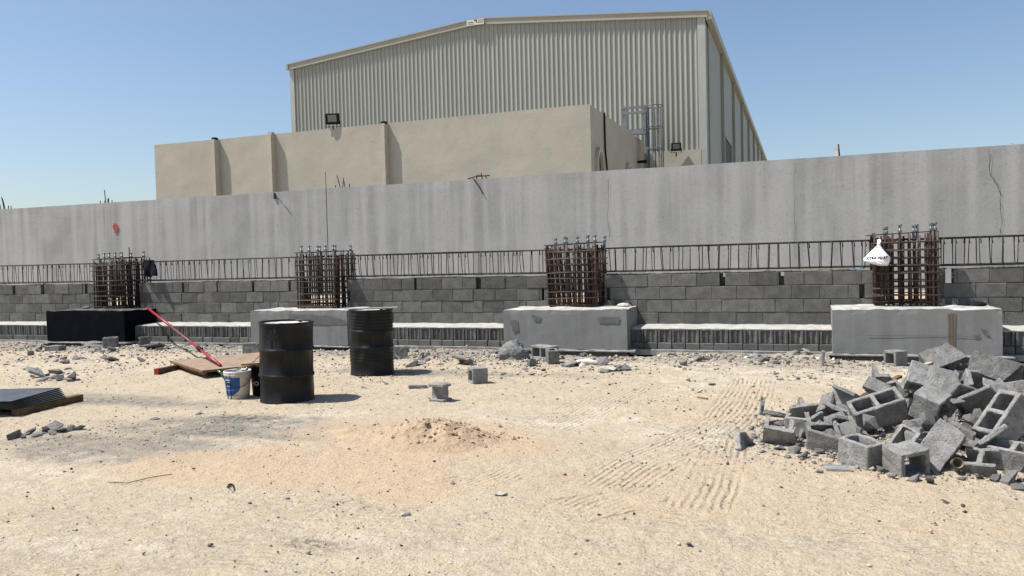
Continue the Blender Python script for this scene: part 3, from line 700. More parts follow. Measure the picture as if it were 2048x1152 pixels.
for i, cx in enumerate(CXC):
    t = thing('rebar_column_cage', CLAB[i], 'rebar cage', (cx, CYC, PZ1 - .03)); CAGES.append(t)
    rs = random.Random(50 + i); hx, hy = CW / 2, CD / 2
    pos = []
    nxb, nyb = 12, 8
    for k in range(nxb):
        x = -hx + CW * k / (nxb - 1) + rs.uniform(-.03, .03)
        pos += [(x, -hy), (x + rs.uniform(-.03, .03), hy)]
    for k in range(1, nyb - 1):
        y = -hy + CD * k / (nyb - 1) + rs.uniform(-.03, .03)
        pos += [(-hx, y), (hx, y)]
    if i >= 2:       # bundled bars at the corners
        for k in range(5): pos += [(-hx + .025 + .024 * k, -hy + .01)]; pos += [(hx - .03 - .024 * k, -hy + .01 + .02 * (k % 2))]
    pos += [(rs.uniform(-.3, .34), rs.uniform(-.2, .3)) for _ in range(16)]
    for (x, y) in pos:
        x = max(-hx, min(hx, x)); o = link('vertical_bar', rs.choice(BARS), t, (x, y, 0), (0, 0, rs.uniform(0, 6.28)))
        ln = 0
        if i == 2: ln = -.055 if x < -.15 else (.0 if x < .2 else -.01)
        o.rotation_euler = (0, ln + rs.uniform(-.012, .012), o.rotation_euler[2]) if False else Euler((rs.uniform(-.012, .012), ln + rs.uniform(-.012, .012), 0))
        o.scale = (1, 1, rs.uniform(.95, 1.0))
    nt = 9
    for k in range(nt):
        z = .07 + k * (.88 / (nt - 1)) + rs.uniform(-.012, .012); w = .012; tl = rs.uniform(-.012, .012)
        pth = [(-hx - w, -hy - w, z - tl), (hx + w, -hy - w, z + tl), (hx + w, hy + w, z + tl), (-hx - w, hy + w, z - tl)]
        mb = MB().tube(pth, .0092, 6, closed=True)
        mb.tube([(-hx - w - rs.uniform(.0, .05), -hy - w - .012, z + rs.uniform(-.02, .02)), (hx * rs.uniform(.1, .7), -hy - w - .014, z + rs.uniform(-.015, .015))], .0075, 6)
        mb.build('column_tie', 'tie' if k % 3 else 'rust', t, True)
        if k % 2 == 0:
            for yy_ in (-.12, .12): MB().tube([(-hx, yy_, z + .01), (hx, yy_, z + .01)], .0075, 6).build('cross_tie', 'tie', t, True)
            MB().tube([(-.14, -hy, z + .018), (-.14, hy, z + .018)], .0075, 6).build('cross_tie', 'tie', t, True)
    tilt = Euler((R(.6), R([-1.6, -.8, -2.0, -2.0][i]), 0)).to_matrix().to_4x4()
    zt = 1.085
    mb = MB()
    for (a, b) in (((-.50, -.32, 0), (.42, -.24, .012)), ((-.50, .24, 0), (.42, .32, .012)), ((-.50, -.24, 0), (-.40, .24, .012)), ((.32, -.24, 0), (.42, .24, .012)), ((-.06, -.24, 0), (.04, .24, .012))):
        mb.box(a, b, Matrix.Translation((0, 0, zt)) @ tilt)
    mb.build('template_plate', 'plate', t)
    spots = {0: (-.34, -.18, -.05, .12, .30), 1: (-.36, -.19, .0, .17, .34), 2: (-.30, -.14, .08, .26, .38), 3: (-.26, -.08, .14, .33, .38)}[i]
    for row, yy_ in ((0, -.28), (1, .28)):
        for q, x in enumerate(spots):
            if row == 1 and q in (1, 3): continue
            x2 = x + (.03 if row else 0); hh = .125 + rs.uniform(-.01, .015)
            zb = zt - math.tan(R([-1.6, -.8, -2.0, -2.0][i])) * x2
            o = MB().tube([(x2, yy_, .25), (x2 + rs.uniform(-.01, .01), yy_, zb + hh)], .018, 8).build('anchor_bolt', 'anchor', t, True)
            for nz in (.016, hh - .035):
                nn = link('nut', NUT, o, (x2, yy_, zb + nz))
# a few extra rods
MB().tube([(.30, -.1, .2), (.33, -.1, 1.32)], .010, 6).build('vertical_bar', 'rebar', CAGES[0])
for k in range(4): MB().tube([(-.40 - .02 * k, -.42 - .03 * k, .045 + .01 * k), (.3 + .05 * k, -.44 + .01 * k, .05)], .0085, 6).build('loose_tie', 'tie', CAGES[1])
MB().box((-.30, -.44, -.02), (.24, -.30, .035)).build('mortar_ridge', 'plate', CAGES[3])

# ------------------------------------------------------------------ tie beam cages between the columns
def stirrup_mesh(seed):
    rs = random.Random(seed); w, z0, z1 = .105, 0., .405
    mb = MB().tube([(0, -w, z0), (0, w, z0), (rs.uniform(-.02, .02), w, z1), (rs.uniform(-.02, .02), -w, z1)], .0076, 5, closed=True)
    mb.tube([(.004, -w + .01, z1 + .012), (.012 + rs.uniform(-.01, .02), -w + .012, z1 - .09)], .0068, 5)
    if seed % 2: mb.tube([(-.004, w, z1 + .01), (-.012, w - .012, z1 - .08)], .0068, 5)
    return mb.mesh('stirrup', 'rebar', True)
STIR = [stirrup_mesh(k) for k in range(6)]
BEAM = [(-19.5, -13.72), (-13.72, -8.60), (-8.60, -3.60), (-3.60, 1.42), (1.42, 6.4)]
BL = ['rebar tie beam cage beyond the bitumen footing, reaching past the black cloth cage', 'rebar tie beam cage between the cloth-hung cage and the cage behind the drums', 'rebar tie beam cage between the cage behind the drums and the leaning cage', 'rebar tie beam cage between the leaning cage and the bag-hung cage', 'rebar tie beam cage running on beyond the cage with the carrier bag']
for i, (xa, xb) in enumerate(BEAM):
    t = thing('rebar_tie_beam', BL[i], 'rebar beam', ((xa + xb) / 2, 13.10, 1.21)); rs = random.Random(80 + i)
    zb, zt = 1.262, 1.655
    for (yy_, zz, r) in ((-.095, zt, .012), (.095, zt, .012), (-.095, zb, .0145), (.095, zb, .0145), (0, zb, .013)):
        pth = [(x, 13.10 + yy_, zz + .012 * float(fbm(np.array([x * .5 + i]), np.array([yy_ * 9 + zz]), 2)[0])) for x in np.linspace(xa - .12 * (i > 0), xb + .12 * (i < 4), 12)]
        child(MB().tube(pth, r, 6).build('longitudinal_bar', 'rebar', None, True), t)
    x = xa + (.52 if i > 0 else .1)
    while x < xb - (.5 if i < 4 else 0):
        o = link('stirrup', rs.choice(STIR), None, (x + rs.uniform(-.02, .02), 13.10, zb - .012), (rs.uniform(-.03, .03), rs.uniform(-.05, .03), rs.uniform(-.16, .16))); child(o, t); x += .152

# ------------------------------------------------------------------ hollow block walls
def wall_block_mesh(seed):
    rs = random.Random(seed); mb = MB().box((-.5, 0, 0), (.5, 1, 1)); me = mb.mesh('block', 'block')
    return me
WBM = []
for k in range(8):
    me = MB().box((-.1975, 0, 0), (.1975, .2, .2)).mesh('block', 'block'); chamfer(me, .005)
    rs = random.Random(k)
    for v in me.vertices:
        if v.co.y < .1: v.co += Vector((rs.uniform(-.003, .003), rs.uniform(-.004, .004), rs.uniform(-.003, .003)))
    WBM.append(me)
HDR = []
for k in range(4):
    rs = random.Random(k + 40); d = rs.uniform(.024, .034)
    pl = [(-.1, 0), (-.072, 0), (-.058, d), (-.020, d), (-.012, d * .55), (.012, d * .55), (.020, d), (.058, d), (.072, 0), (.1, 0), (.1, .39), (-.1, .39)]
    HDR.append(MB().prism(pl, 0, .195).mesh('header_block', 'block'))
BASE = [chamfer(MB().box((-.102, 0, 0), (.102, .5, .1)).mesh('base_block', 'block'), .006) for _ in range(1)]
WY0 = 13.0; ROWZ = [.365, .575, .785, .995]; RH = .21
def wx(px, py): return wp(px, py, WY0).x
SECT = [(-19.6, -14.23), (-13.16, -9.11), (-8.10, -4.11), (-3.12, 1.00), (1.86, 6.4)]
WLAB = ['hollow block wall running beyond the bitumen-coated footing', 'hollow block wall between the bitumen footing and the footing behind the drums', 'hollow block wall from behind the drums to the leaning rebar cage', 'hollow block wall with two open slots, between leaning cage and bag cage', 'hollow block wall starting at the cage with the white bag']
SLOTS = [  # (section, row, pixel x, pixel y, width m)
    (0, 3, 28, 580, .07), (0, 3, 85, 580, .09), (0, 3, 172, 578, .07), (1, 3, 366, 572, .05), (1, 3, 434, 570, .025), (1, 3, 506, 569, .05), (1, 3, 579, 568, .04),
    (1, 2, 278, 598, .04), (2, 2, 697, 588, .05), (2, 3, 831, 572, .05), (2, 3, 957, 570, .10), (2, 2, 1086, 592, .035), (3, 2, 1217, 592, .06), (3, 3, 1445, 562, .085), (3, 3, 1562, 558, .09), (3, 2, 1724, 586, .07), (4, 3, 1899, 545, .10)]
for i, (xa, xb) in enumerate(SECT):
    t = thing('block_wall', WLAB[i], 'wall', ((xa + xb) / 2, WY0 + .1, .0)); rs = random.Random(300 + i)
    peds = PX
    inside = lambda x: any(a - .005 < x < b + .005 for a, b in peds)
    for row in range(4):
        z0 = ROWZ[row]; zz0 = z0 + .008; cuts = []
        if row == 0:
            spans = [(max(xa, (PX[i - 1][1] if i > 0 else xa)), min(xb, (PX[i][0] if i < 4 else xb)))]
        else: spans = [(xa, xb)]
        slots = [(wx(px, py) - w / 2, wx(px, py) + w / 2) for (s, r_, px, py, w) in SLOTS if s == i and r_ == row]
        segs = []
        for (a, b) in spans:
            cur = a
            for (s0, s1) in sorted(slots):
                if s0 > cur: segs.append((cur, s0))
                cur = max(cur, s1)
            segs.append((cur, b))
        ph = [.0, .205, .03, .22][row] + .07 * i
        for (a, b) in segs:
            # mortar core a little behind the block faces
            z1c = z0 + RH
            zlow = z0 - (.0 if row else .01)
            if row == 1:
                pieces = []
                for (pa, pb) in ((a, min(b, max(a, PX[i - 1][1] if i > 0 else a))), (max(a, PX[i - 1][1] if i > 0 else a), min(b, PX[i][0] if i < 4 else b)), (max(a, PX[i][0]) if i < 4 else b, b)):
                    if pb - pa > .01: pieces.append((pa, pb))
            else: pieces = [(a, b)]
            for (pa, pb) in pieces:
                ins = inside((pa + pb) / 2) and row == 1
                child(MB().box((pa + .004, WY0 + .008, (PZ1 - .02) if ins else zlow), (pb - .004, WY0 + .189, z1c - .002)).build('mortar', 'mortar'), t)
                ks = [pa]; k = math.ceil((pa - ph) / .405)
                while ph + k * .405 < pb - .05:
                    xx = ph + k * .405
                    if xx > pa + .05: ks.append(xx + rs.uniform(-.012, .012))
                    k += 1
                ks.append(pb)
                for c0, c1 in zip(ks[:-1], ks[1:]):
                    w = c1 - c0 - .006
                    if w < .03: continue
                    zb_ = PZ1 - .015 if ins else zz0
                    o = link('block', rs.choice(WBM), None, ((c0 + c1) / 2, WY0 + rs.uniform(-.006, .004), zb_), (rs.uniform(-.012, .012), rs.uniform(-.006, .006), rs.uniform(-.008, .008)), (w / .395, 1, (z0 + RH - .004 - zb_) / .2))
                    child(o, t)
    # wider footing course under the wall
    fa = PX[i - 1][1] + .0 if i > 0 else xa; fb = PX[i][0] if i < 4 else xb
    x = fa + .10
    while x < fb - .05:
        o = link('header_block', rs.choice(HDR), None, (x, 12.425 + rs.uniform(-.008, .008), .150), (0, 0, rs.uniform(-.02, .02)), (rs.uniform(.97, 1.03), 1, 1)); child(o, t)
        o = link('base_block', BASE[0], None, (x + rs.uniform(-.01, .01), 12.400 + rs.uniform(-.012, .012), .042), (0, rs.uniform(-.015, .015), rs.uniform(-.02, .02)), (rs.uniform(1., 1.03), 1, 1)); child(o, t)
        x += .2155
    child(MB().box((fa + .003, 12.47, .0), (fb - .003, 13.12, .343)).build('footing_core', 'mortar'), t)
    n = int((fb - fa) / .04); V = []; Fc = []
    for k in range(n + 1):
        xx = fa + (fb - fa) * k / n
        w1 = float(fbm(np.array([xx * 5 + i]), np.array([1.]), 4)[0]); w2 = float(fbm(np.array([xx * 7]), np.array([9. + i]), 4)[0])
        V += [(xx, 12.445 + .01 * w1, .342 - .012 * max(0, w2)), (xx, 12.432 + .014 * w1, .357 + .008 * w2), (xx, 12.50 + .02 * w2, .372 + .012 * w2), (xx, 12.8, .377 + .01 * w1), (xx, 13.02, .388 + .012 * w2)]
    for k in range(n):
        for j in range(4): Fc.append((k * 5 + j, k * 5 + 5 + j, k * 5 + 6 + j, k * 5 + 1 + j))
    child(MB().add(V, Fc).build('mortar_cap', 'cap', None, True), t)
    o = child(MB().box((fa, 12.30, -.04), (fb, 13.2, .040)).build('blinding_strip', 'blind'), t)
    # loose mortar on the wall head
    n = int((xb - xa) / .06); V = []; Fc = []
    sl = [(wx(px, py) - w / 2, wx(px, py) + w / 2) for (s, r_, px, py, w) in SLOTS if s == i and r_ == 3]
    for k in range(n + 1):
        xx = xa + (xb - xa) * k / n; w1 = float(fbm(np.array([xx * 6 + i]), np.array([21.]), 4)[0])
        h = max(.002, .012 + .03 * w1)
        V += [(xx, WY0 + .008 + .01 * w1, 1.2045), (xx, WY0 + .05, 1.205 + h), (xx, WY0 + .15, 1.205 + h), (xx, WY0 + .192, 1.2045)]
    for k in range(n):
        xm = xa + (xb - xa) * (k + .5) / n
        if any(a < xm < b for a, b in sl) and i != 3: continue
        for j in range(3): Fc.append((k * 4 + j, k * 4 + 4 + j, k * 4 + 5 + j, k * 4 + 1 + j))
    child(MB().add(V, Fc).build('wall_head_mortar', 'mortar', None, True), t)
for (s_, r_, px, py, w) in SLOTS:          # plugs added behind the slots to make them read as dark recesses
    if s_ == 4: continue
    x_ = wx(px, py); w_ = [o for o in bpy.data.objects if o.name.startswith('block_wall') and o.get('label') == WLAB[s_]][0]; z_ = ROWZ[r_]
    wd_ = w / 2 - .002; hole = .06 if .08 < w < .095 and s_ == 3 else 0.
    child(MB().box((x_ - wd_, WY0 + .12, z_ - .004), (x_ + wd_, WY0 + .186, z_ + RH - .006 - hole)).build('slot_shade_plug', 'mortar'), w_)
    if hole: child(MB().box((x_ - wd_, WY0 + .118, z_ + RH - .006 - hole), (x_ - .005, WY0 + .184, z_ + RH - .006)).build('slot_shade_plug', 'mortar'), w_)
for (a_, b_) in (((1735, 671), (1958, 673)),):
    A_ = wp(*a_, yy - .002); B_ = wp(*b_, yy - .002); child(MB().box((A_.x, yy - .002, A_.z - .003), (B_.x, yy, A_.z + .003)).build('casting_line', 'patch'), PED[3])
# block laid on its side beside the first cage, its two cells showing
t = None
#SECTION

# ------------------------------------------------------------------ loose blocks and rubble
def bisect(me, co, no, jit, seed):
    rs = random.Random(seed); bm = bmesh.new(); bm.from_mesh(me)
    r = bmesh.ops.bisect_plane(bm, geom=bm.verts[:] + bm.edges[:] + bm.faces[:], plane_co=co, plane_no=no, clear_outer=True)
    ed = [g for g in r['geom_cut'] if isinstance(g, bmesh.types.BMEdge)]
    if ed:
        bmesh.ops.subdivide_edges(bm, edges=ed, cuts=2)
        n = Vector(no).normalized(); c = Vector(co)
        cutv = [v for v in bm.verts if abs((v.co - c).dot(n)) < 1e-4]
        bmesh.ops.holes_fill(bm, edges=[e for e in bm.edges if e.is_boundary], sides=0)
        for v in cutv: v.co += n * rs.uniform(-jit, jit * .4)
        bmesh.ops.triangulate(bm, faces=[f for f in bm.faces if len(f.verts) > 4])
    bmesh.ops.recalc_face_normals(bm, faces=bm.faces[:]); bm.to_mesh(me); bm.free(); return me
S = .033
def block_mesh(kind, seed=0, cut=None, L=None, mt='rubble'):
    rs = random.Random(seed); ys = [-.098, -.098 + S, .098 - S, .098]
    if kind == 'full':
        l = (L or .39) / 2; xs = [-l, -l + S, -.016, .016, l - S, l]; mask = ['#####', '#.#.#', '#####']
    elif kind == 'half':
        l = (L or .2) / 2; xs = [-l, -l + S, l - S, l]; mask = ['###', '#.#', '###']
    elif kind == 'i':
        l = (L or .2) / 2; xs = [-l, -.018, .018, l]; mask = ['###', '.#.', '###']
    elif kind == 'u':
        l = (L or .24) / 2; xs = [-l, -l + S, l - S, l]; mask = ['#.#', '#.#', '###']
    elif kind == 'l':
        l = (L or .22) / 2; xs = [-l, -l + S, l]; ys = [-.07, -.07 + S, .07]; mask = ['##', '#.']
    elif kind == 't':
        l = (L or .24) / 2; xs = [-l, -.018, .018, l]; ys = [-.06, -.06 + S, .06]; mask = ['###', '.#.']
    elif kind == 'slab':
        l = (L or .3) / 2; xs = [-l, l]; ys = [-.018, .018]; mask = ['#']
    elif kind == 'e':     # long shell with three web stubs
        l = (L or .39) / 2; xs = [-l, -l + S, -.016, .016, l - S, l]; ys = [-.07, -.07 + S, .07]; mask = ['#####', '#.#.#']
    me = cells_mesh('block', xs, ys, mask, -.0975, .0975, mt)
    for c in (cut or []): bisect(me, c[0], c[1], .012, seed)
    bm = bmesh.new(); bm.from_mesh(me); seen = set(); comps = []
    for v0 in bm.verts:
        if v0 in seen: continue
        st = [v0]; comp = []; seen.add(v0)
        while st:
            v = st.pop(); comp.append(v)
            for e in v.link_edges:
                w_ = e.other_vert(v)
                if w_ not in seen: seen.add(w_); st.append(w_)
        comps.append(comp)
    comps.sort(key=len)
    if len(comps) > 1: bmesh.ops.delete(bm, geom=[v for c in comps[:-1] for v in c], context='VERTS')
    bm.to_mesh(me); bm.free()
    chamfer(me, .006)
    bm = bmesh.new(); bm.from_mesh(me); bmesh.ops.triangulate(bm, faces=[f for f in bm.faces if len(f.verts) > 4])
    bmesh.ops.subdivide_edges(bm, edges=[e for e in bm.edges if e.calc_length() > .055], cuts=3, use_grid_fill=True)
    chip = [(Vector((rs.uniform(-.2, .2), rs.choice((-.1, .1)), rs.choice((-.1, .1)))), rs.uniform(.02, .05), rs.uniform(.15, .4)) for _ in range(9)]
    for v in bm.verts:
        v.co += Vector((rs.uniform(-1, 1), rs.uniform(-1, 1), rs.uniform(-1, 1))) * .0022
        for c, rad, am in chip:
            d = (v.co - c).length
            if d < rad * 1.5: v.co -= (v.co * am * .28) * (1 - d / (rad * 1.5)) * rs.uniform(.3, 1)
    bm.to_mesh(me); bm.free()
    return me
def frame(xa, za):
    z = Vector(za).normalized(); x = Vector(xa); x = (x - z * x.dot(z)).normalized(); y = z.cross(x)
    return Matrix(((x.x, y.x, z.x), (x.y, y.y, z.y), (x.z, y.z, z.z))).to_euler()
def e3(rz, ry, rx): return (Matrix.Rotation(R(rz), 3, 'Z') @ Matrix.Rotation(R(ry), 3, 'Y') @ Matrix.Rotation(R(rx), 3, 'X')).to_euler()
def drop(o, sink=.006):
    """lower or lift a thing so that its lowest point just meets the ground"""
    m = o.rotation_euler.to_matrix(); pts = [m @ Vector((v.co.x * o.scale.x, v.co.y * o.scale.y, v.co.z * o.scale.z)) for v in o.data.vertices]
    z = min(p.z for p in pts); o.location.z = gz(o.location.x, o.location.y) - z - sink; return o
def put(name, me, px, py, Y, rot, label, cat, group=None, scl=1.0, ground=False):
    o = link(name, me, None, wp(px, py, Y), rot, (scl,) * 3)
    if ground: drop(o)
    return tag(o, label, cat, group)
HEAP = 'blocks of the rubble heap'
for a in [
    ('hollow_block', block_mesh('half', 1, L=.22), 1812, 921, 5.86, frame((.80, .52, .12), (.50, -.82, -.12)), 'half block at the heap front, square cell facing outward and ribbed side lit'),
    ('hollow_block', block_mesh('half', 2, L=.25), 1724, 906, 6.0, frame((.72, -.68, -.06), (.06, -.10, 1)), 'half block standing upright at the heap edge with its cell open to the sky'),
    ('hollow_block', block_mesh('half', 3, L=.21), 1860, 810, 6.62, frame((.30, -.45, .75), (.80, -.42, -.35)), 'half block high on the heap, tipped so its cell opens downhill'),
    ('hollow_block', block_mesh('full', 4), 1755, 820, 6.75, e3(10, -19, 24), 'whole block on the heap flank, dark long side outward and cells along its top'),
    ('hollow_block', block_mesh('full', 5, L=.36), 1862, 762, 7.25, e3(-6, 15, -30), 'whole block high on the heap sloping down with a plain grey side'),
    ('hollow_block', block_mesh('full', 6, [((.10, 0, 0), (1, .12, .3))], L=.34), 1888, 720, 7.75, e3(12, -22, -42), 'pale speckled block at the heap top tipped up like a plate'),
    ('hollow_block', block_mesh('full', 7, [((.15, 0, .02), (1, -.2, -.5))]), 1990, 742, 7.6, e3(-8, 17, -24), 'broad broken block at the back of the heap with a flat grey face'),
    ('hollow_block', block_mesh('full', 8, L=.36), 2010, 838, 6.35, frame((.66, .42, .62), (-.62, -.38, .62)), 'big tilted whole block of the heap with both cells on its upper side'),
    ('hollow_block', block_mesh('full', 9, L=.34), 1876, 898, 6.05, frame((-.52, -.30, -.78), (-.78, .30, .48)), 'pale whole block leaning on the half block at the heap front'),
    ('broken_block', block_mesh('u', 10, [((.05, 0, 0), (1, .5, .2))]), 1934, 852, 6.38, frame((.5, -.3, .7), (.75, -.5, -.2)), 'cracked trough-shaped piece in the middle of the heap'),
    ('broken_block', block_mesh('full', 11, [((.06, 0, .0), (1, .2, -.4))], L=.38), 2026, 918, 6.12, e3(-24, 6, 12), 'broken block lying low where the heap meets the sand, angled end outward'),
    ('broken_block', block_mesh('i', 12, L=.22), 1683, 800, 7.1, frame((-.35, -.80, .30), (.86, -.30, -.36)), 'double-flanged block piece tilted on the heap shoulder'),
    ('broken_block', block_mesh('u', 13, [((0, .02, .02), (.3, 1, .4))]), 1645, 838, 6.85, frame((.85, .3, -.2), (-.2, -.55, .8)), 'cupped block piece lying open on the heap flank'),
    ('broken_block', block_mesh('u', 14, [((0, 0, .03), (.2, .2, 1))]), 1648, 866, 6.55, frame((.9, .3, .05), (.05, -.75, .62)), 'trough piece with a ragged rim below the cupped piece'),
    ('broken_block', block_mesh('e', 15, [((.05, 0, 0), (1, .1, .3))]), 1580, 868, 6.5, frame((.88, -.2, .12), (.1, -.6, .8)), 'long shell with web stubs lying at the heap toe'),
    ('broken_block', block_mesh('u', 16, [((.02, 0, 0), (.8, .6, .1))]), 1512, 888, 6.3, frame((.82, -.15, .38), (-.35, -.55, .74)), 'curved shell propped up at the far toe of the heap'),
    ('broken_block', block_mesh('l', 17, [((.05, 0, .02), (.4, .2, 1))]), 1547, 815, 7.25, frame((.95, -.25, .0), (.1, -.95, .3)), 'L-shaped block piece standing apart on the sand near the heap'),
    ('broken_block', block_mesh('t', 18), 1602, 818, 7.2, frame((.9, .3, .1), (.1, -.6, .75)), 'T-shaped block piece on the sand behind the heap toe'),
    ('broken_block', block_mesh('slab', 19, L=.30), 1655, 893, 6.3, frame((.9, -.3, -.05), (.1, -.25, .95)), 'flat shell slab lying in front of the trough piece'),
    ('broken_block', block_mesh('slab', 20, L=.34), 1700, 845, 6.85, e3(20, 10, 62), 'flat shell slab leaning between the upright half block and the flank block'),
    ('broken_block', block_mesh('full', 21, [((.02, 0, 0), (1, 0, .2))]), 1838, 868, 6.42, frame((.62, .25, .74), (-.62, -.55, .55)), 'broken block with two small cells wedged under the pale leaning block'),
    ('broken_block', block_mesh('slab', 22, L=.26), 1975, 880, 6.2, e3(35, -25, 50), 'small shell slab tipped below the big tilted block'),
    ('broken_block', block_mesh('l', 23), 1922, 783, 7.0, e3(25, 20, 35), 'angular broken piece beside the sloping whole block'),
    ('broken_block', block_mesh('slab', 24, L=.25), 1960, 800, 6.9, e3(-20, -30, 40), 'thin broken shell between the two large rear blocks'),
    ('broken_block', block_mesh('u', 25, [((.03, 0, 0), (1, 0, .3))]), 1960, 775, 7.2, frame((.7, .2, -.3), (.2, -.5, .8)), 'broken corner piece lying in front of the broad broken block'),
    ('broken_block', block_mesh('i', 26), 1965, 935, 5.98, frame((.85, -.2, -.2), (-.2, -.4, .9)), 'flanged block piece lying on the sand before the heap'),
    ('broken_block', block_mesh('slab', 27, L=.18), 1675, 938, 5.86, e3(5, 3, 84), 'flat shell fragment on the sand before the upright half block'),
    ('broken_block', block_mesh('half', 28, [((.0, 0, 0), (.8, .5, .3))]), 1772, 756, 7.6, frame((.8, .2, -.2), (0, -.5, .85)), 'broken half block at the back edge of the heap beside the laths'),
    ('broken_block', block_mesh('half', 29, L=.26), 2035, 790, 7.0, e3(-15, -12, -15), 'broken block behind the big tilted one at the heap end'),
]:
    put(*a[:6], a[6], 'block', HEAP)
# fragments filling the heap
CH = [hull_mesh('fragment', (random.uniform(.8, 1.2), random.uniform(.55, 1.), random.uniform(.35, .75)), 15, 'rubble', k) for k in range(14)]
rs = random.Random(5)
def chunk(px, py, size, label, group, z=None, mt=None, cat='rubble', name='block_fragment', sink=.2, nm='rubble_lump'):
    p = gp(px, py, 0.); p = gp(px, py, gz(p.x, p.y))
    me = rs.choice(CH); s = size
    o = link(nm if cat == 'rubble' else name, me, None, (p.x, p.y, 0), (rs.uniform(-.5, .5), rs.uniform(-.5, .5), rs.uniform(0, 6.28)), (s, s * rs.uniform(.7, 1.1), s * rs.uniform(.6, 1.)))
    drop(o, size * .12)
    if z: o.location.z += z
    return tag(o, label, cat, group)
for k in range(100):
    a = rs.uniform(0, 6.28); r_ = rs.uniform(0, 1) ** .5
    x, y = 1.02 + 1.1 * r_ * math.cos(a), 6.95 + .95 * r_ * math.sin(a)
    o = link('block_fragment', rs.choice(CH), None, (x, y, 0), (rs.uniform(-.6, .6), rs.uniform(-.6, .6), rs.uniform(0, 6.28)), (rs.uniform(.06, .20),) * 3); drop(o, .01)
    o.location.z += max(0, .24 * (1 - r_) + rs.uniform(-.08, .03)) * (1.0 if r_ < .8 else 0)
    tag(o, 'jagged grey fragment filling the rubble heap between the whole blocks', 'rubble', 'fragments in the rubble heap')
for (px, py, s) in ((1585, 905, .13), (1560, 900, .1), (1575, 915, .08), (1605, 915, .11), (1640, 905, .1), (1700, 930, .1), (1525, 905, .07), (1540, 880, .1), (1545, 862, .09), (1548, 850, .08), (1625, 890, .12), (1600, 895, .07), (1560, 850, .11), (1830, 962, .14), (1860, 965, .12), (1785, 955, .09), (1765, 945, .08),
                    (1640, 945, .07), (1990, 962, .1), (2015, 965, .15), (2040, 980, .12), (1960, 957, .07), (1890, 1005, .06), (1625, 870, .09), (1688, 880, .12), (1575, 840, .08)):
    chunk(px, py, s, 'loose jagged chip lying at the foot of the rubble heap', 'chips at the foot of the rubble heap')
KN = [('u', [((.03, 0, 0), (1, .4, .2))]), ('l', None), ('slab', [((.08, 0, 0), (1, 0, .5))]), ('half', [((.0, 0, 0), (.8, .5, .3))]), ('t', [((0, 0, .03), (.2, .1, 1))]), ('full', [((.0, 0, 0), (1, .3, .2))]), ('e', [((.0, 0, 0), (1, .2, .4))]), ('i', [((0, 0, .02), (.3, .2, 1))]), ('slab', [((.0, 0, .05), (.4, 0, 1))])]
FILL = [block_mesh(k_, 70 + q_, c_) for q_, (k_, c_) in enumerate(KN)] + [block_mesh(k_, 90 + q_, c_) for q_, (k_, c_) in enumerate(KN)]
for q_, (px, py) in enumerate([(1800, 850), (1835, 838), (1905, 845), (1945, 815), (1905, 870), (1935, 895), (1960, 850), (1975, 905), (1720, 860), (1705, 875), (1670, 875), (1690, 835), (1785, 790), (1815, 780), (1830, 755), (1910, 745), (1935, 735), (1940, 765), (1975, 790), (2005, 775), (2035, 800), (2040, 765), (2045, 870), (2030, 880), (1895, 815), (1740, 845), (1615, 850), (1630, 870), (1610, 880), (1780, 860), (1905, 905), (1850, 935), (1995, 895), (2045, 740), (1960, 745), (1920, 800), (1560, 880), (1595, 850), (1540, 895), (1680, 850), (1715, 820), (1660, 825), (1745, 800), (1870, 870), (2015, 870), (1985, 925), (1590, 900), (1640, 895)]):
    Y = 6.0 + (950 - py) * .0078 + .12
    nm_ = ['cupped three-sided', 'L-shaped', 'flat cut-off', 'snapped half', 'T-shaped', 'snapped whole', 'comb-shaped', 'double-flanged', 'small flat'][q_ % 9]
    put('broken_block', FILL[q_ % len(FILL)], px, py, Y, (rs.uniform(-1.2, 1.2), rs.uniform(-1.2, 1.2), rs.uniform(0, 6.28)), nm_ + ' block piece wedged between the larger blocks of the heap', 'block', nm_ + ' pieces wedged in the rubble heap', rs.uniform(.75, 1.0))
# laths and cup in the heap
def stick(name, a, b, r, m, label, cat='stick', flat=True):
    d = (b - a); mt = Matrix.Translation((a + b) / 2) @ d.to_track_quat('X', 'Z').to_matrix().to_4x4(); l = d.length / 2
    o = MB().box((-l, -r, -r * .45), (l, r, r * .45), mt).build(name, m); return tag(o, label, cat)
stick('wooden_lath', wp(1712, 800, 7.35), wp(1800, 752, 7.9), .022, 'timber', 'dark lath lying up the back slope of the rubble heap', 'lath')
stick('wooden_lath', wp(1838, 734, 7.5), wp(1872, 722, 7.7), .02, 'wood', 'pale splintered lath on top of the rubble heap', 'lath')
stick('wooden_lath', wp(2005, 742, 8.3), wp(2060, 738, 8.5), .022, 'wood', 'pale lath poking out behind the rubble heap', 'lath')
p = wp(1908, 926, 5.93); cup = MB().lathe([(.030, 0), (.042, .10), (.044, .10), (.040, .098), (.029, .004), (0, .004)], 20).build('paper_cup', 'cup', None, True)
cup.location = p; cup.scale = (.8, .8, .8); cup.rotation_euler = frame((1, 0, 0), (.15, -.93, .25)); tag(cup, 'crushed brown paper cup lying in the front of the rubble heap', 'cup')

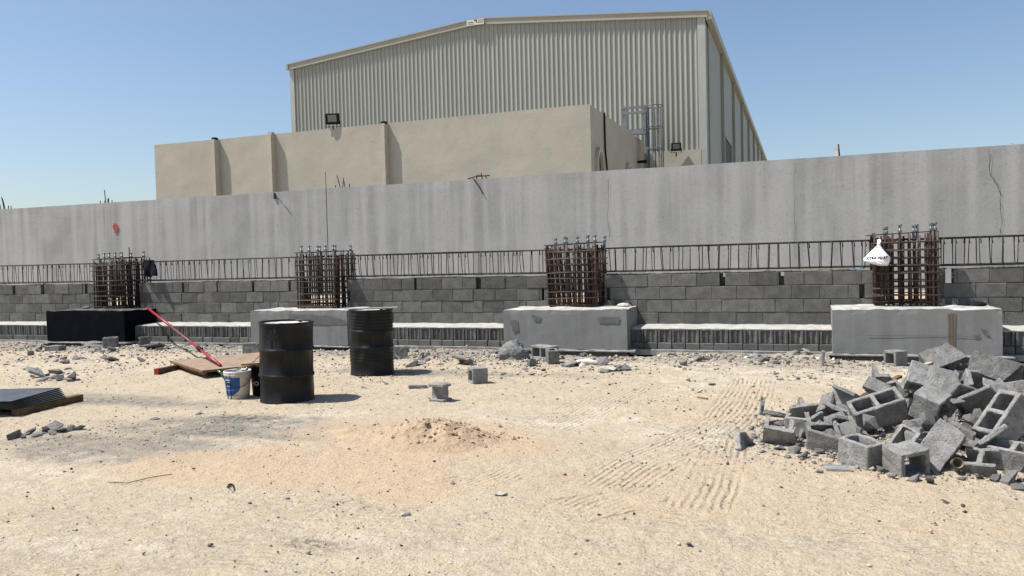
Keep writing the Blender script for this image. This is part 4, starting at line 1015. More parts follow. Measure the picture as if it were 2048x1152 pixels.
# single blocks on the sand
def gput(me, px, py, rot, label, name='hollow_block', cat='block'):
    p = gp(px, py); p = gp(px, py, gz(p.x, p.y)); o = link(name, me, None, p, rot); drop(o); return tag(o, label, cat)
gput(block_mesh('half', 41, L=.2), 1791, 731, frame((.62, -.78, 0), (-.78, -.62, 0)), 'single half block on the sand in front of the stained footing')
gput(block_mesh('half', 42, L=.2), 956, 766, frame((.66, -.75, 0), (-.75, -.66, 0)), 'half block with its square cell sideways, alone on the open sand')
gput(block_mesh('i', 43, L=.17), 881, 802, frame((.15, .98, 0), (.98, -.15, 0)), 'flanged half block on the open sand with a long dark recess')
gput(block_mesh('full', 44), 1090, 716, frame((.90, -.35, 0), (-.45, -.88, 0)), 'whole block lying with cells sideways before the footing with the crumbled mortar')
gput(block_mesh('half', 45, L=.24), 222, 697, e3(35, 0, 2), 'upright block standing before the bitumen footing corner')
gput(block_mesh('i', 46, L=.26), 290, 694, frame((.55, -.8, .1), (.75, .6, .05)), 'I-shaped block piece lying beside the bitumen footing end', 'broken_block')
gput(block_mesh('slab', 47, L=.34), 308, 699, frame((.9, .2, .12), (.1, -.9, .35)), 'pale flat shell slab leaning on the I-shaped piece', 'broken_block')
gput(block_mesh('half', 48, [((0, 0, .0), (0, 0, 1))], L=.3), 111, 701, e3(10, 0, 0), 'low half-height block before the bitumen footing face', 'broken_block')
gput(block_mesh('full', 49), 512, 707, e3(15, 0, 0), 'whole block lying behind the smooth drum by the plywood')
gput(block_mesh('l', 50), 802, 716, e3(20, 0, 0), 'L-shaped block piece standing right behind the ribbed drum shadow', 'broken_block')
gput(block_mesh('t', 51, [((0, 0, .0), (0, .1, 1))]), 841, 720, frame((1, 0, 0), (0, -1, 0)), 'T-shaped block piece standing upright on the sand beyond the ribbed drum', 'broken_block')
gput(block_mesh('slab', 52, [((0, 0, .0), (.2, 0, 1))], L=.22), 836, 778, e3(25, 3, 86), 'thin shell sliver lying near the flanged half block', 'broken_block')
gput(block_mesh('slab', 53, L=.34), 928, 727, e3(-20, 8, 65), 'thick shell slab lying before the leaning cage footing wall', 'broken_block')
gput(block_mesh('half', 54, L=.16), 1105, 726, e3(30, 0, 5), 'small cube-like piece in front of the sideways whole block', 'broken_block')
gput(block_mesh('u', 55, [((0, .0, 0), (.2, 1, 0))]), 1628, 730, e3(5, 3, 5), 'broken U piece before the rubble-strewn wall corner', 'broken_block')
gput(block_mesh('slab', 56, L=.22), 219, 722, e3(-5, 0, 70), 'short dark bar-shaped piece on bare sand facing the bitumen footing', 'broken_block')
gput(block_mesh('slab', 57, [((.05, 0, 0), (1, 0, .5))], L=.3), 72, 756, e3(-25, 20, 70), 'broken shell plate tilted in the small debris patch beyond the dark sheets', 'broken_block')

# rubble strewn along the foot of the walls
for (x0, x1, y0, y1, n, smin, smax, lab, grp) in (
        (0, 330, 690, 732, 46, .06, .20, 'grey rubble lump in the litter before the bitumen footing', 'rubble before the bitumen footing'),
        (340, 500, 690, 705, 9, .05, .16, 'grey rubble lump at the wall foot beneath the red pole', 'rubble beneath the red pole'),
        (790, 1000, 694, 732, 24, .06, .24, 'grey rubble lump at the wall foot between drum and leaning cage', 'rubble between drum and leaning cage'),
        (1045, 1290, 712, 742, 30, .06, .22, 'grey rubble lump before the footing with the crumbled mortar', 'rubble before the mortar lump footing'),
        (1290, 1480, 704, 735, 16, .05, .16, 'grey rubble lump at the foot of the slotted block wall', 'rubble below the slotted wall'),
        (1480, 1720, 698, 728, 34, .06, .22, 'grey rubble lump gathered against the stained footing corner', 'rubble at the stained footing corner'),
        (60, 148, 738, 768, 14, .06, .26, 'grey lump of the small debris patch beyond the dark sheets', 'debris patch beyond the sheets'),
        (25, 165, 846, 880, 20, .06, .20, 'grey lump of the debris strip lying before the timber beam', 'debris strip before the timber beam'),
        (2005, 2048, 700, 730, 6, .08, .2, 'grey rubble lump beside the end of the stained footing', 'rubble beyond the stained footing')):
    for k in range(n):
        t_ = (k + rs.random()) / n
        px = x0 + (x1 - x0) * t_; py = rs.uniform(y0, y1)
        if (x0, y0) == (25, 846): py = 878 - 24 * t_ + rs.uniform(-6, 5)
        s = smin + (smax - smin) * rs.random() ** 2.2
        chunk(px, py, s, lab, grp)
for (px, py, s) in ((575, 998, .03), (457, 975, .05), (310, 840, .10), (398, 828, .09), (1395, 722, .18), (1378, 762, .07), (1425, 770, .12), (1560, 760, .1), (1210, 745, .16), (1240, 740, .12), (1250, 712, .2), (520, 742, .05), (905, 968, .05), (420, 1092, .035), (720, 690, .2), (745, 700, .1), (1380, 1092, .04), (688, 700, .15), (1130, 950, .03), (1000, 855, .05)):
    chunk(px, py, s, 'single grey stone lying apart on the open sand', 'stones apart on the sand')
for (px, py, s) in ((770, 768, .10), (724, 776, .05), (995, 990, .07), (1005, 991, .06), (812, 1030, .06), (1165, 735, .16), (1225, 742, .14)):
    o = chunk(px, py, s, 'pale cream stone lying on the open sand', 'pale stones on the sand'); m_ = o.data.copy(); m_.materials.clear(); m_.materials.append(M['palestone']); o.data = m_

# crumbled mortar lump and thin finds near the third footing
def lump(name, px, py, dims, label, cat, mt, seed, sub=4):
    bm = bmesh.new(); bmesh.ops.create_icosphere(bm, subdivisions=sub, radius=1.0)
    for v in bm.verts:
        n = float(fbm(np.array([v.co.x * 4 + seed]), np.array([v.co.y * 4 + v.co.z * 3.1]), 4)[0]); n2 = float(fbm(np.array([v.co.x * 1.4 + seed]), np.array([v.co.y * 1.4 + v.co.z * 2]), 2)[0])
        v.co *= 1 + .10 * n + .25 * n2
        v.co = Vector((v.co.x * dims[0], v.co.y * dims[1], max(v.co.z, -.25) * dims[2]))
    me = bpy.data.meshes.new(name); bm.to_mesh(me); bm.free(); me.materials.append(M[mt])
    p = gp(px, py); o = link(name, me, None, (p.x, p.y, gz(p.x, p.y) + .2 * dims[2])); return tag(o, label, cat)
lump('mortar_lump', 1028, 722, (.22, .18, .22), 'crumbly grey mortar lump leaning toward the concrete footing', 'mortar', 'aggregate', 3)
lump('mortar_heap', 190, 690, (.34, .16, .10), 'low crumbly mortar heap against the bitumen footing', 'mortar', 'aggregate', 9)
lump('mortar_lump', 175, 612, (.08, .06, .05), 'small mortar lump on top of the bitumen footing', 'mortar', 'aggregate', 5, 2).location = (wp(172, 610, 12.75).x, 12.75, .70)
o = lump('flat_stone', 1250, 612, (.11, .07, .045), 'flat pale stone resting on the third concrete footing top', 'stone', 'palestone', 6, 2); o.location = (wp(1248, 612, 12.75).x, 12.75, .705)
o['label'] = 'flat pale stone resting on the footing with the leaning cage'
pts = [gp(985, 722, .02), gp(997, 721, .03), gp(1003, 712, .07), gp(1002, 700, .12)]
tag(MB().tube(pts, .02, 6).build('bent_strip', 'brownpipe'), 'bent brown strip beside the crumbly mortar lump', 'strip')
pts = [gp(1150, 726, .045), gp(1175, 724, .05), gp(1203, 728, .04)]
tag(MB().tube(pts, [.035, .05, .03], 10).build('foam_roll', 'cream', None, True), 'cream foam strip lying on the sand before the footing', 'foam')
pts = [gp(345, 948, .012), gp(300, 955, .012), gp(255, 966, .012), gp(215, 964, .012)]
tag(MB().tube(pts, .0026, 5).build('wire', 'blackmetal'), 'thin dark wire lying across the dusty sand', 'wire')
pts = [gp(455, 975, .0), gp(457, 970, .06), gp(462, 968, .05), gp(468, 972, .0)]
tag(MB().tube(pts, .006, 5).build('twig', 'blackmetal'), 'tiny dark forked twig on the orange sand edge', 'twig')
stick('wooden_lath', gp(1415, 797, .015), gp(1395, 794, .015), .012, 'brownpipe', 'short dark lath crossing the tyre tracks', 'lath')
stick('wooden_batten', wp(1605, 542, 13.06), wp(1698, 540, 13.1), .02, 'wood', 'yellow batten lying on the slotted block wall head', 'batten').location.z += .012
o = lump('rag', 1718, 537, (.07, .05, .04), 'light blue rag on the wall head under the tie beam', 'rag', 'bluerag', 8, 2); o.location = (wp(1718, 538, 13.1).x, 13.1, 1.235)
for dx, nm in ((0, ''), (.13, '')):
    pass
t = thing('rag', 'crumpled navy rag on the stained footing top', 'rag', (wp(1945, 610, 12.75).x, 12.75, PZ1 - .005))
for k, (dx, d) in enumerate(((-.11, (.09, .05, .035)), (.06, (.12, .06, .045)))):
    o = lump('fold', 1945, 610, d, 'x', 'x', 'navy', 20 + k, 2); del o['label']; del o['category']; o.parent = t; o.location = (dx, 0, .015)

# ------------------------------------------------------------------ oil drums
def drum_profile(kind):
    r, h = .288, .88; P = [(.0, .012), (r - .02, .012), (r, 0), (r + .007, .004), (r + .007, .02), (r, .026)]
    def hoop(z, a=.013): return [(r, z - .026), (r + a * .55, z - .018), (r + a, z - .006), (r + a, z + .006), (r + a * .55, z + .018), (r, z + .026)]
    if kind == 0:
        P += [(r, .15)] + hoop(.295) + [(r, .44)] + hoop(.575) + [(r, .72), (r, .80)]
    else:
        for k in range(4): z = .20 + k * .042; P += [(r - .001, z - .014), (r + .007, z), (r - .001, z + .014)]
        P += hoop(.375, .012) + [(r, .45)] + hoop(.59, .013)
        for k in range(5): z = .645 + k * .042; P += [(r - .001, z - .014), (r + .008, z), (r - .001, z + .014)]
    P += [(r, .855), (r + .007, .86), (r + .008, .876), (r + .002, .882), (r - .006, .878), (r - .010, .862)]
    return P
def drum(kind, px, py, label, tilt, dents, seed):
    p = gp(px, py); t = thing('oil_drum', label, 'drum', (p.x, p.y, gz(p.x, p.y) - .004), R(seed * 40)); t.rotation_euler = (tilt[0], tilt[1], R(seed * 0))
    def dent(v):
        x, y, z = v; rr = math.hypot(x, y)
        if rr < .2: return v
        a = math.atan2(y, x); d = 0
        for (da, dz, sa, sz, am) in dents:
            q = ((a - da + math.pi) % (2 * math.pi) - math.pi) / sa; w = (z - dz) / sz
            d += am * math.exp(-q * q - w * w)
        d += .0025 * math.sin(a * 5 + z * 9 + seed) + .002 * math.sin(a * 11 - z * 17)
        s = (rr - d) / rr; return (x * s, y * s, z)
    mb = MB().lathe(drum_profile(kind), 72, dent); mb.build('shell', 'drum', t, True)
    lid = MB().lathe([(.279, .860), (.272, .858), (.0, .857)], 48).build('lid', 'drumpale', t, True)
    MB().lathe([(.034, .858), (.034, .874), (.026, .878), (0, .878)], 14).build('bung', 'blackmetal', t).location = (.09, -.215, 0)
    MB().lathe([(.02, .858), (.02, .87), (0, .87)], 12).build('bung', 'blackmetal', t).location = (.05, .2, 0)
    return t
D1 = drum(0, 575, 800, 'smooth black oil drum with two rolling hoops beside the white bucket', (0, R(1.0)), [(-.8, .5, .25, .1, .012), (-1.6, .68, .3, .08, .010), (-.4, .2, .4, .1, .009)], 1)
D2 = drum(1, 745, 748, 'ribbed black oil drum with a pale lath lying across its lid', (0, R(.2)), [(-.7, .47, .22, .09, .018), (-1.3, .5, .2, .08, .014), (-1.0, .1, .3, .06, .009), (-1.7, .3, .3, .1, .014), (-.5, .28, .25, .07, .012)], 2)
# blue smear on drum one
mb = MB(); V = []; Fc = []; rs2 = random.Random(3)
for k in range(9):
    a0 = R(-84 + rs2.uniform(-14, 16)); z0 = rs2.uniform(.64, .82); w = rs2.uniform(.02, .06); h = rs2.uniform(.012, .04); o0 = len(V)
    for (da, dz) in ((-w, 0), (0, -h), (w, 0), (0, h)): V.append((.2965 * math.cos(a0 + da), .2965 * math.sin(a0 + da), z0 + dz))
    Fc.append((o0, o0 + 1, o0 + 2, o0 + 3))
o = MB().add(V, Fc).build('paint_smear', 'drumblue', D1); o['kind'] = 'stuff'
q = D2.location; zt_ = q.z + .886
stick('wooden_lath', Vector((q.x - .30, q.y - .17, zt_ + .006)), Vector((q.x + .44, q.y - .05, zt_ + .020)), .016, 'palestone', 'pale thin lath lying across the ribbed drum lid', 'lath')

# ------------------------------------------------------------------ buckets
def bucket():
    p = gp(477, 796); t = thing('bucket', 'white plastic bucket with a blue label, full of bottles and tools', 'bucket', (p.x, p.y, gz(p.x, p.y) - .003), R(0))
    MB().lathe([(0, .004), (.118, .0), (.122, .006), (.146, .27), (.152, .27), (.153, .285), (.147, .287), (.153, .292), (.154, .315), (.148, .318), (.142, .31), (.117, .012), (0, .012)], 44).build('tub', 'white', t, True)
    def rad(z): return .122 + (.146 - .122) * (z / .27) + .0012
    V = []; Fc = []; n = 14; m = 10
    for j in range(m + 1):
        for i in range(n + 1):
            z = .05 + .20 * j / m; a1 = R(-42) if z > .12 else R(-42 - 34 * ((.12 - z) / .07) ** 1.6)
            a = R(-146) + (a1 - R(-146)) * i / n; V.append((rad(z) * math.cos(a), rad(z) * math.sin(a), z))
    for j in range(m):
        for i in range(n): k = j * (n + 1) + i; Fc.append((k, k + 1, k + n + 2, k + n + 1))
    lb = MB().add(V, Fc).build('label_sheet', 'label', t, True)
    def strip(z, h, a0, a1, mtr, nm, par):
        V = []; s = 8
        for i in range(s + 1):
            a = R(a0 + (a1 - a0) * i / s)
            for zz in (z, z + h): V.append(((rad(zz) + .0012) * math.cos(a), (rad(zz) + .0012) * math.sin(a), zz))
        return MB().add(V, [(2 * i, 2 * i + 2, 2 * i + 3, 2 * i + 1) for i in range(s)]).build(nm, mtr, par, True)
    strip(.215, .016, -118, -82, 'inkwhite', 'print_line', lb); strip(.195, .006, -124, -82, 'inkwhite', 'print_line', lb); strip(.150, .008, -112, -88, 'inkwhite', 'print_line', lb)
    strip(.105, .005, -124, -72, 'inkwhite', 'print_line', lb); strip(.025, .012, -105, -70, 'inkwhite', 'print_line', lb)
    strip(.045, .004, -140, -50, 'blackmetal', 'grime_streak', t)
    pts = [((.157) * math.cos(R(a)), .157 * math.sin(R(a)), .285 - .145 * math.sin(math.pi * (a + 140) / 175.)) for a in range(-140, 36, 9)]
    MB().tube(pts, .0035, 5).build('handle', 'blackmetal', t)
    for a, w in ((-112, .003), (-88, .0045)): MB().tube([(rad(z) * 1.005 * math.cos(R(a + z * 12)), rad(z) * 1.005 * math.sin(R(a + z * 12)), z) for z in (.005, .08, .16, .24, .30)], w, 5).build('drip', 'blackmetal', t)
    return t, p
BK, bp = bucket(); bz = BK.location.z
MB_b = MB().lathe([(0, 0), (.034, 0), (.036, .14), (.03, .17), (.014, .20), (.014, .25), (0, .25)], 16)
b = MB_b.build('glass_bottle', 'green', None, True); b.location = (BK.location.x - .015, BK.location.y - .03, bz + .17); b.rotation_euler = Euler((R(12), R(-52), 0)); tag(b, 'green bottle leaning out of the white bucket rim', 'bottle')
b = MB().lathe([(0, 0), (.03, 0), (.031, .1), (.014, .13), (.014, .17), (0, .17)], 14).build('glass_bottle', 'green', None, True); b.location = (BK.location.x + .05, BK.location.y + .02, bz + .19); b.rotation_euler = Euler((R(-10), R(18), 0)); tag(b, 'short dark green bottle upright inside the white bucket', 'bottle')
for k in range(9):
    o = link('scrap', CH[k % 14], None, (BK.location.x + rs.uniform(-.08, .08), BK.location.y + rs.uniform(-.08, .08), bz + .255 + rs.uniform(-.01, .03)), (rs.uniform(0, 3), rs.uniform(0, 3), 0), (.07, .06, .05))
    me = o.data.copy(); me.materials.clear(); me.materials.append(M['blackmetal' if k % 3 else 'sheet']); o.data = me; tag(o, 'dark scrap piece heaped inside the white bucket', 'scrap', 'scrap in the white bucket')
stick('wood_splinter', Vector((BK.location.x - .02, BK.location.y + .03, bz + .325)), Vector((BK.location.x + .16, BK.location.y + .08, bz + .40)), .022, 'wood', 'pale splinter of wood sticking out over the white bucket', 'wood')
p2 = gp(516, 793); t = thing('bucket', 'black plastic bucket half hidden by the smooth drum', 'bucket', (p2.x, p2.y + .12, gz(p2.x, p2.y) - .003))
MB().lathe([(0, .004), (.13, 0), (.155, .34), (.163, .34), (.163, .36), (.15, .36), (.128, .012), (0, .012)], 36).build('tub', 'blackmetal', t, True)
MB().tube([(.162 * math.cos(R(a)), .162 * math.sin(R(a)), .345 + .16 * math.sin(R(180 - a) if a < 180 else 0)) for a in range(0, 181, 12)], .004, 5).build('handle', 'blackmetal', t)
me = text_mesh('HO', .07, 'inkwhite')
for v in me.vertices:
    a = R(-118) + v.co.x / .146; v.co = Vector((.1475 * math.cos(a), .1475 * math.sin(a), .13 + v.co.y))
lt = link('lettering', me, t); lt['kind'] = 'stuff'
stick('wooden_batten', gp(480, 729, .42), gp(518, 727, .41), .025, 'wood', 'pale batten laid across the black bucket behind the drum', 'batten')

# ------------------------------------------------------------------ plywood, prop timber, red pole
ZB = .125
a = gp(339, 721, ZB); f = gp(404, 741, ZB); d = gp(512, 708, ZB)
ex = (f - a); ey = Vector((d.x - a.x, d.y - a.y, 0)); exn = ex.normalized(); eyn = (ey - exn * ey.dot(exn)).normalized()
wd = ex.length; ln = 1.5
t = thing('plywood_board', 'brown plywood board propped flat beside the smooth drum', 'board', (a.x, a.y, ZB - .03), math.atan2(exn.y, exn.x))
sgn = 1 if Vector((-exn.y, exn.x, 0)).dot(eyn) > 0 else -1
mb = MB().box((0, 0, 0), (wd, sgn * ln, .03)); mb.m = [1, 0, 1, 1, 1, 1]
o = mb.build('panel', ['ply', 'plyedge'], t); MB().box((.05, sgn * .06 - .02, -.045), (wd - .05, sgn * .06 + .02, -.002)).build('batten', 'plyedge', t); MB().box((.05, sgn * (ln - .1) - .02, -.045), (wd - .05, sgn * (ln - .1) + .02, -.002)).build('batten', 'plyedge', t)
A = gp(312, 744, .04); B = gp(420, 722, .045)
t = thing('timber_prop', 'short timber with red painted end under the plywood board', 'timber', A); d_ = (B - A); ang = math.atan2(d_.y, d_.x); t.rotation_euler = (0, 0, ang); t.location.z = gz(A.x, A.y)
o = MB().box((.012, -.035, -.01), (1.6, .035, .085)).build('beam', 'timber', t); MB().box((0, -.0355, -.0105), (.014, .0355, .0855)).build('painted_end', 'red', t)
A = Vector((-12.70, 12.72, .71)); B = gp(441, 731, ZB + .02); d_ = B - A
t = thing('telescopic_pole', 'long red telescopic pole leaning from the bitumen footing to the plywood', 'pole', A)
MB().tube([Vector((0, 0, 0)), d_ * .42], .024, 8).build('outer_tube', 'red', t, True); MB().tube([d_ * .41, d_ * .70], .018, 8).build('middle_tube', 'poledark', t, True)
MB().tube([d_ * .69, d_ * 1.0], .022, 8).build('lower_tube', 'red', t, True); MB().tube([d_ * .775, d_ * .81], .036, 8).build('clamp', 'blackmetal', t, True); MB().tube([d_ * .405, d_ * .425], .028, 8).build('collar', 'poledark', t, True)

# ------------------------------------------------------------------ stack of dark sheets on a timber beam
A = gp(38, 832, 0); B = gp(167, 801, 0); d_ = B - A; ang = math.atan2(d_.y, d_.x)
t = thing('timber_beam', 'thick weathered timber beam under the dark sheet stack', 'timber', (A.x, A.y, gz(A.x, A.y) - .01), ang)
MB().box((0, 0, 0), (d_.length, .09, .085)).build('beam', 'timber', t)
tb = thing('timber_beam', 'second weathered timber hidden in the shade under the sheet stack', 'timber', (A.x - 1.15, A.y - .1, gz(A.x, A.y) - .01), ang)
MB().box((0, 0, 0), (d_.length * .8, .09, .085)).build('beam', 'timber', tb)
hz_ = gz(A.x, A.y) + .075; nS = 7
for k in range(nS):
    z = hz_ + k * .0135; z1 = z + .0115
    off = (nS - 1 - k)
    c1 = gp(121 + off * 2.0, 777 + off * 3.2, z); c2 = gp(23 + off * 1.2, 804.5 + off * 2.5, z)
    e = (c2 - c1); en = e.normalized(); pn = Vector((en.y, -en.x, 0))
    if pn.x > 0: pn = -pn
    w = 1.22
    q = [c1, c2, c2 + pn * w, c1 + pn * w]
    V = [(v.x, v.y, z) for v in q] + [(v.x, v.y, z1) for v in q]
    mb = MB().add(V, [(3, 2, 1, 0), (4, 5, 6, 7), (0, 1, 5, 4), (1, 2, 6, 5), (2, 3, 7, 6), (3, 0, 4, 7)]); mb.m = [1, 0, 1, 1, 1, 1]
    o = mb.build('steel_sheet', ['sheet', 'sheetedge']); bm = bmesh.new(); bm.from_mesh(o.data); bmesh.ops.recalc_face_normals(bm, faces=bm.faces[:]); bm.to_mesh(o.data); bm.free()
    tag(o, 'topmost dark sheet of the stack, drilled with small holes' if k == nS - 1 else 'dark sheet inside the stack resting on the timber beam', 'sheet', None if k == nS - 1 else 'stacked dark sheets')
    if k == nS - 1:
        for (u, v_) in ((.08, .1), (.5, .08), (.92, .1), (.06, .5), (.06, .9), (.9, .5)):
            c = c1 + e * u + pn * w * v_
            h = MB().lathe([(.014, 0), (.0, .0008)], 12).build('drilled_hole', 'dark', o); h.location = (c.x, c.y, z1 + .0006)

# ------------------------------------------------------------------ carrier bag and cloth on the cages
def bag():
    Y = 12.62; tp = wp(1757, 483, Y); t = thing('carrier_bag', 'white printed carrier bag tied to the rusty rebar cage', 'bag', tp)
    # outline of the hanging bag in metres from the knot: width grows, pointed left corner, squared right corner
    k = 1 / 150.
    prof = [(-(y_ - 483) / 132., l_, r_) for (y_, l_, r_) in ((486, -1.5, 1.5), (491, -3.5, 3.5), (497, -11, 8), (505, -20, 15), (512, -27, 21), (516, -31.5, 23), (520, -30, 22.5), (525, -16, 20.5), (529, 0, 18))]
    m_ = len(prof); V = []; Fc = []; n = 22; rs3 = random.Random(8)
    for j, (z, l, r_) in enumerate(prof):
        cx = (l + r_) / 2 * k; hx = (r_ - l) / 2 * k; hy = min(hx, .02 + .10 * min(1, (-z) / .3)) * (1 if j < m_ - 1 else .4)
        for i in range(n):
            a = 2 * math.pi * i / n; wr = 1 + .07 * math.sin(3 * a + j) + .05 * math.sin(7 * a + 2 * j)
            x = cx + hx * math.copysign(abs(math.cos(a)) ** .9, math.cos(a)); y = hy * wr * math.copysign(abs(math.sin(a)) ** .8, math.sin(a))
            V.append((x, y - .02, z + rs3.uniform(-.004, .004)))
    m = len(prof)
    for j in range(m - 1):
        for i in range(n): Fc.append((j * n + i, j * n + (i + 1) % n, (j + 1) * n + (i + 1) % n, (j + 1) * n + i))
    Fc.append(tuple((m - 1) * n + i for i in range(n)))
    body = MB().add(V, Fc); me = body.mesh('sack', 'bag', False); o = link('sack', me, t)
    for s_ in (-1, 1): MB().tube([(.002 * s_, -.02, -.07), (.008 * s_ , -.03, -.03), (.016 * s_ + .008, -.02, .0), (.014 * s_ + .01, .03, .02), (.01, .08, .025)], [.022, .016, .012, .010, .010], 7).build('handle', 'bag', t, True)
    bv = BVHTree.FromPolygons([Vector(v) for v in V], Fc)
    def print_on(txt, size, x, z, mt, rot=0):
        me = text_mesh(txt, size, mt, bold=size * .045); bm = bmesh.new(); bm.from_mesh(me)
        bmesh.ops.subdivide_edges(bm, edges=bm.edges[:], cuts=1); bmesh.ops.triangulate(bm, faces=bm.faces[:])
        for v in bm.verts:
            px_, pz_ = x + v.co.x * math.cos(rot) - v.co.y * math.sin(rot), z + v.co.x * math.sin(rot) + v.co.y * math.cos(rot)
            h = bv.ray_cast(Vector((px_, -1, pz_)), Vector((0, 1, 0)))
            v.co = Vector((px_, (h[0].y if h[0] is not None else -.1) - .004, pz_))
        bm.to_mesh(me); bm.free(); q = link('lettering', me, o); q['kind'] = 'stuff'
    print_on('XTRA MART', .052, -.172, -.258, 'ink', .03); print_on('-----', .03, -.11, -.195, 'inkred', .03); print_on('------', .03, -.10, -.30, 'sheet', -.03)
    return t
bag()
def cloth():
    Y = 12.95; tl = wp(300, 521, Y); V = []; Fc = []; nx, nz = 14, 12
    L0, R0, L1, R1 = wp(288, 522, Y).x, wp(308, 520, Y).x, wp(286, 552, Y).x, wp(318, 552, Y).x
    zt, zb = wp(300, 520, Y).z, wp(300, 553, Y).z
    for s_ in (0, 1):
        for j in range(nz + 1):
            v = j / nz
            for i in range(nx + 1):
                u = i / nx; x = (L0 + (L1 - L0) * v) * (1 - u) + (R0 + (R1 - R0) * v) * u
                y = Y + .03 * math.sin(u * 11 + v * 2) * (.3 + v) + .02 * math.sin(u * 5 - v * 6) + s_ * .03 - .06 * v
                z = zt + (zb - zt) * v + .015 * math.sin(u * 9) * v; V.append((x, y, z))
    k = (nx + 1) * (nz + 1)
    for s_ in (0, 1):
        for j in range(nz):
            for i in range(nx):
                a = s_ * k + j * (nx + 1) + i; q = (a, a + 1, a + nx + 2, a + nx + 1); Fc.append(q if s_ else q[::-1])
    o = MB().add(V, Fc).build('work_jacket', 'cloth', None, True); tag(o, 'black work garment hung over the tie beam at the bitumen footing cage', 'cloth')
cloth()

# ------------------------------------------------------------------ sand pile
def sand_pile():
    c = gp(893, 880); t = thing('sand_pile', 'small heap of loose orange sand with clods on the open ground', 'sand', (c.x, c.y, gz(c.x, c.y)))
    nx, ny = 190, 150; xs = np.linspace(-1.35, .85, nx); ys = np.linspace(-.75, .85, ny); X, Y = np.meshgrid(xs, ys)
    d = np.hypot((X - .02) / .42, Y / .40); h = .085 * np.exp(-d ** 2 * 1.3) + .05 * np.exp(-np.hypot((X + .45) / .6, (Y + .05) / .30) ** 2) + .045 * np.exp(-np.hypot((X + .05) / .35, (Y + .28) / .25) ** 2)
    n = fbm(X * 4 + 3, Y * 4, 4); n2 = fbm(X * 13, Y * 13 + 4, 4)
    Z = h * (1 + .9 * n) + np.clip(h * 10, 0, 1) * (.022 * n2 + .014 * np.abs(fbm(X * 26, Y * 26, 2)))
    gzv = gz_np(X + c.x, Y + c.y) - gz(c.x, c.y)
    edge = np.maximum(np.abs(X + .25) / 1.1, np.abs(Y - .05) / .8)
    Z = Z + gzv - .016 - .03 * sst(.75, 1., edge)
    i = np.arange((nx - 1) * (ny - 1)); a = (i // (nx - 1)) * nx + i % (nx - 1)
    o = MB().add(np.stack([X, Y, Z], -1).reshape(-1, 3).tolist(), np.stack([a, a + 1, a + nx + 1, a + nx], -1).tolist()).build('heap', 'sandpile', t, True)
    mb = MB(); r2 = random.Random(9)
    for k in range(420):
        px = r2.gauss(.05, .26); py = r2.gauss(-.02, .2)
        if not (-1.2 < px < .8 and -.7 < py < .8): continue
        ii = int((px + 1.35) / 2.2 * (nx - 1)); jj = int((py + .75) / 1.6 * (ny - 1)); s = .005 + .022 * r2.random() ** 4
        vs = [Vector((r2.gauss(0, 1), r2.gauss(0, 1), r2.gauss(0, 1))).normalized() * s * r2.uniform(.7, 1.2) for _ in range(6)]
        base = [(1, 0, 0), (-1, 0, 0), (0, 1, 0), (0, -1, 0), (0, 0, .8), (0, 0, -.8)]
        vs = [(px + b_[0] * s * r2.uniform(.6, 1.2), py + b_[1] * s * r2.uniform(.6, 1.2), Z[jj, ii] + s * .3 + b_[2] * s * r2.uniform(.6, 1.2)) for b_ in base]
        mb.add(vs, [(0, 2, 4), (2, 1, 4), (1, 3, 4), (3, 0, 4), (2, 0, 5), (1, 2, 5), (3, 1, 5), (0, 3, 5)])
    cl = mb.build('sand_clods', 'sandpile', t); cl['kind'] = 'stuff'
sand_pile()

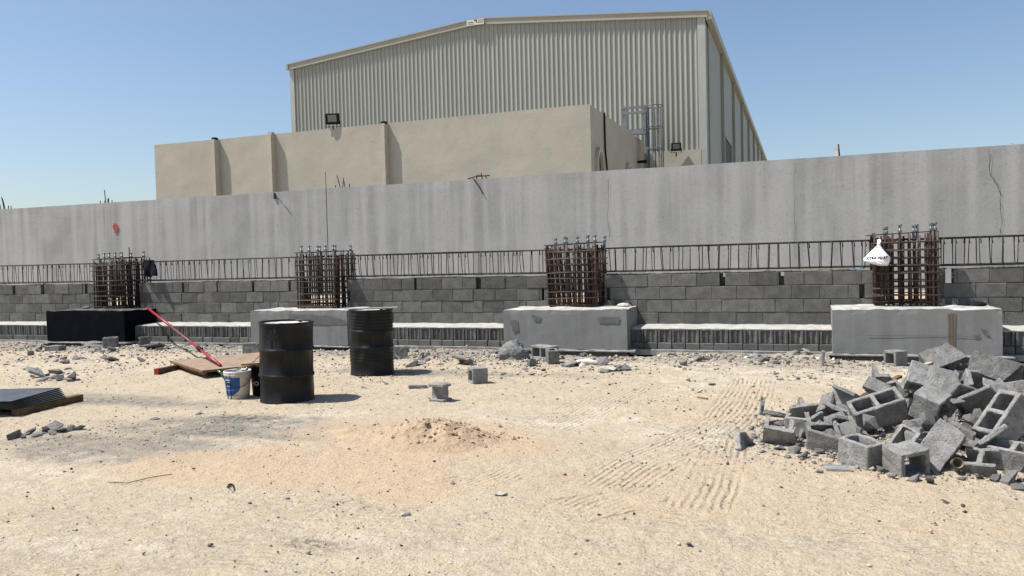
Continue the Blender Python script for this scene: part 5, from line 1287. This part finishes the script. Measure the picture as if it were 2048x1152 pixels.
# ------------------------------------------------------------------ pebbles and crumbs too small to count
def pebbles():
    n = 26000; r = np.random.default_rng(21)
    X = r.uniform(-16, 4, n * 4); Y = 2.6 + 9.6 * r.random(n * 4) ** 1.2
    cl = fbm(X * .9, Y * .9, 3); dens = .18 + .5 * sst(-.1, .5, cl) + 1.2 * sst(10.0, 11.6, Y) + 1.6 * np.exp(-np.hypot((X - .9) / 1.5, (Y - 6.7) / 1.3) ** 2)
    for px, py, rad in ((470, 850, 1.0), (300, 870, 1.2), (100, 870, .9), (100, 760, .9), (880, 880, .6), (900, 720, 1.6)):
        c = gp(px, py); dens = dens + .9 * np.exp(-(np.hypot(X - c.x, (Y - c.y) * 1.6) / rad) ** 2)
    nheap = 5200; X = np.concatenate([X, .75 + .72 * r.normal(size=nheap)]); Y = np.concatenate([Y, 6.75 + .55 * r.normal(size=nheap)]); dens = np.concatenate([dens, np.full(nheap, 9.)])
    keep = r.random(len(X)) < dens * .40; X, Y = X[keep], Y[keep]; k = len(X)
    s = .003 + .003 * r.random(k) + .011 * r.random(k) ** 6; s = s * (1 + 1.6 * sst(6.5, 11.8, Y)); hp = np.hypot((X - .8) / 1.3, (Y - 6.75) / 1.0) < 1; s = np.where(hp, s * r.uniform(1, 2.6, k), s)
    Z = gz_np(X, Y) + s * .25
    base = np.array([(1, 0, 0), (-1, 0, 0), (0, 1, 0), (0, -1, 0), (0, 0, .7), (0, 0, -.7)])
    ang = r.uniform(0, 6.28, k); ca, sa = np.cos(ang), np.sin(ang)
    jit = r.uniform(.55, 1.25, (k, 6, 3)); P = base[None] * jit + r.uniform(-.25, .25, (k, 6, 3)); P = P * s[:, None, None]
    PX_, PY_ = P[..., 0] * ca[:, None] - P[..., 1] * sa[:, None], P[..., 0] * sa[:, None] + P[..., 1] * ca[:, None]
    V = np.stack([PX_ + X[:, None], PY_ + Y[:, None], P[..., 2] + Z[:, None]], -1).reshape(-1, 3)
    fb = np.array([(0, 2, 4), (2, 1, 4), (1, 3, 4), (3, 0, 4), (2, 0, 5), (1, 2, 5), (3, 1, 5), (0, 3, 5)])
    Fc = (np.arange(k)[:, None, None] * 6 + fb[None]).reshape(-1, 3)
    me = bpy.data.meshes.new('pebbles'); me.vertices.add(len(V)); me.vertices.foreach_set('co', V.astype(np.float32).ravel())
    me.loops.add(Fc.size); me.loops.foreach_set('vertex_index', Fc.astype(np.int32).ravel()); me.polygons.add(len(Fc)); me.polygons.foreach_set('loop_start', (np.arange(len(Fc)) * 3).astype(np.int32)); me.update(calc_edges=True)
    pal = np.array([(.20, .195, .185), (.13, .125, .115), (.30, .28, .25), (.42, .36, .28), (.50, .42, .31), (.07, .066, .06), (.58, .54, .46)])
    pick = r.choice(len(pal), k, p=[.24, .2, .16, .14, .12, .09, .05]); pick = np.where(hp & (pick > 2), pick % 3, pick); colr = pal[pick] * r.uniform(.8, 1.2, (k, 1))
    at = me.attributes.new('tone', 'FLOAT_COLOR', 'POINT'); at.data.foreach_set('color', np.repeat(np.concatenate([colr, np.ones((k, 1))], 1), 6, 0).astype(np.float32).ravel())
    me.materials.append(M['pebble']); o = link('pebbles', me); tag(o, 'scattered pebbles and block crumbs over the sandy ground', 'gravel', kind='stuff')
pebbles()
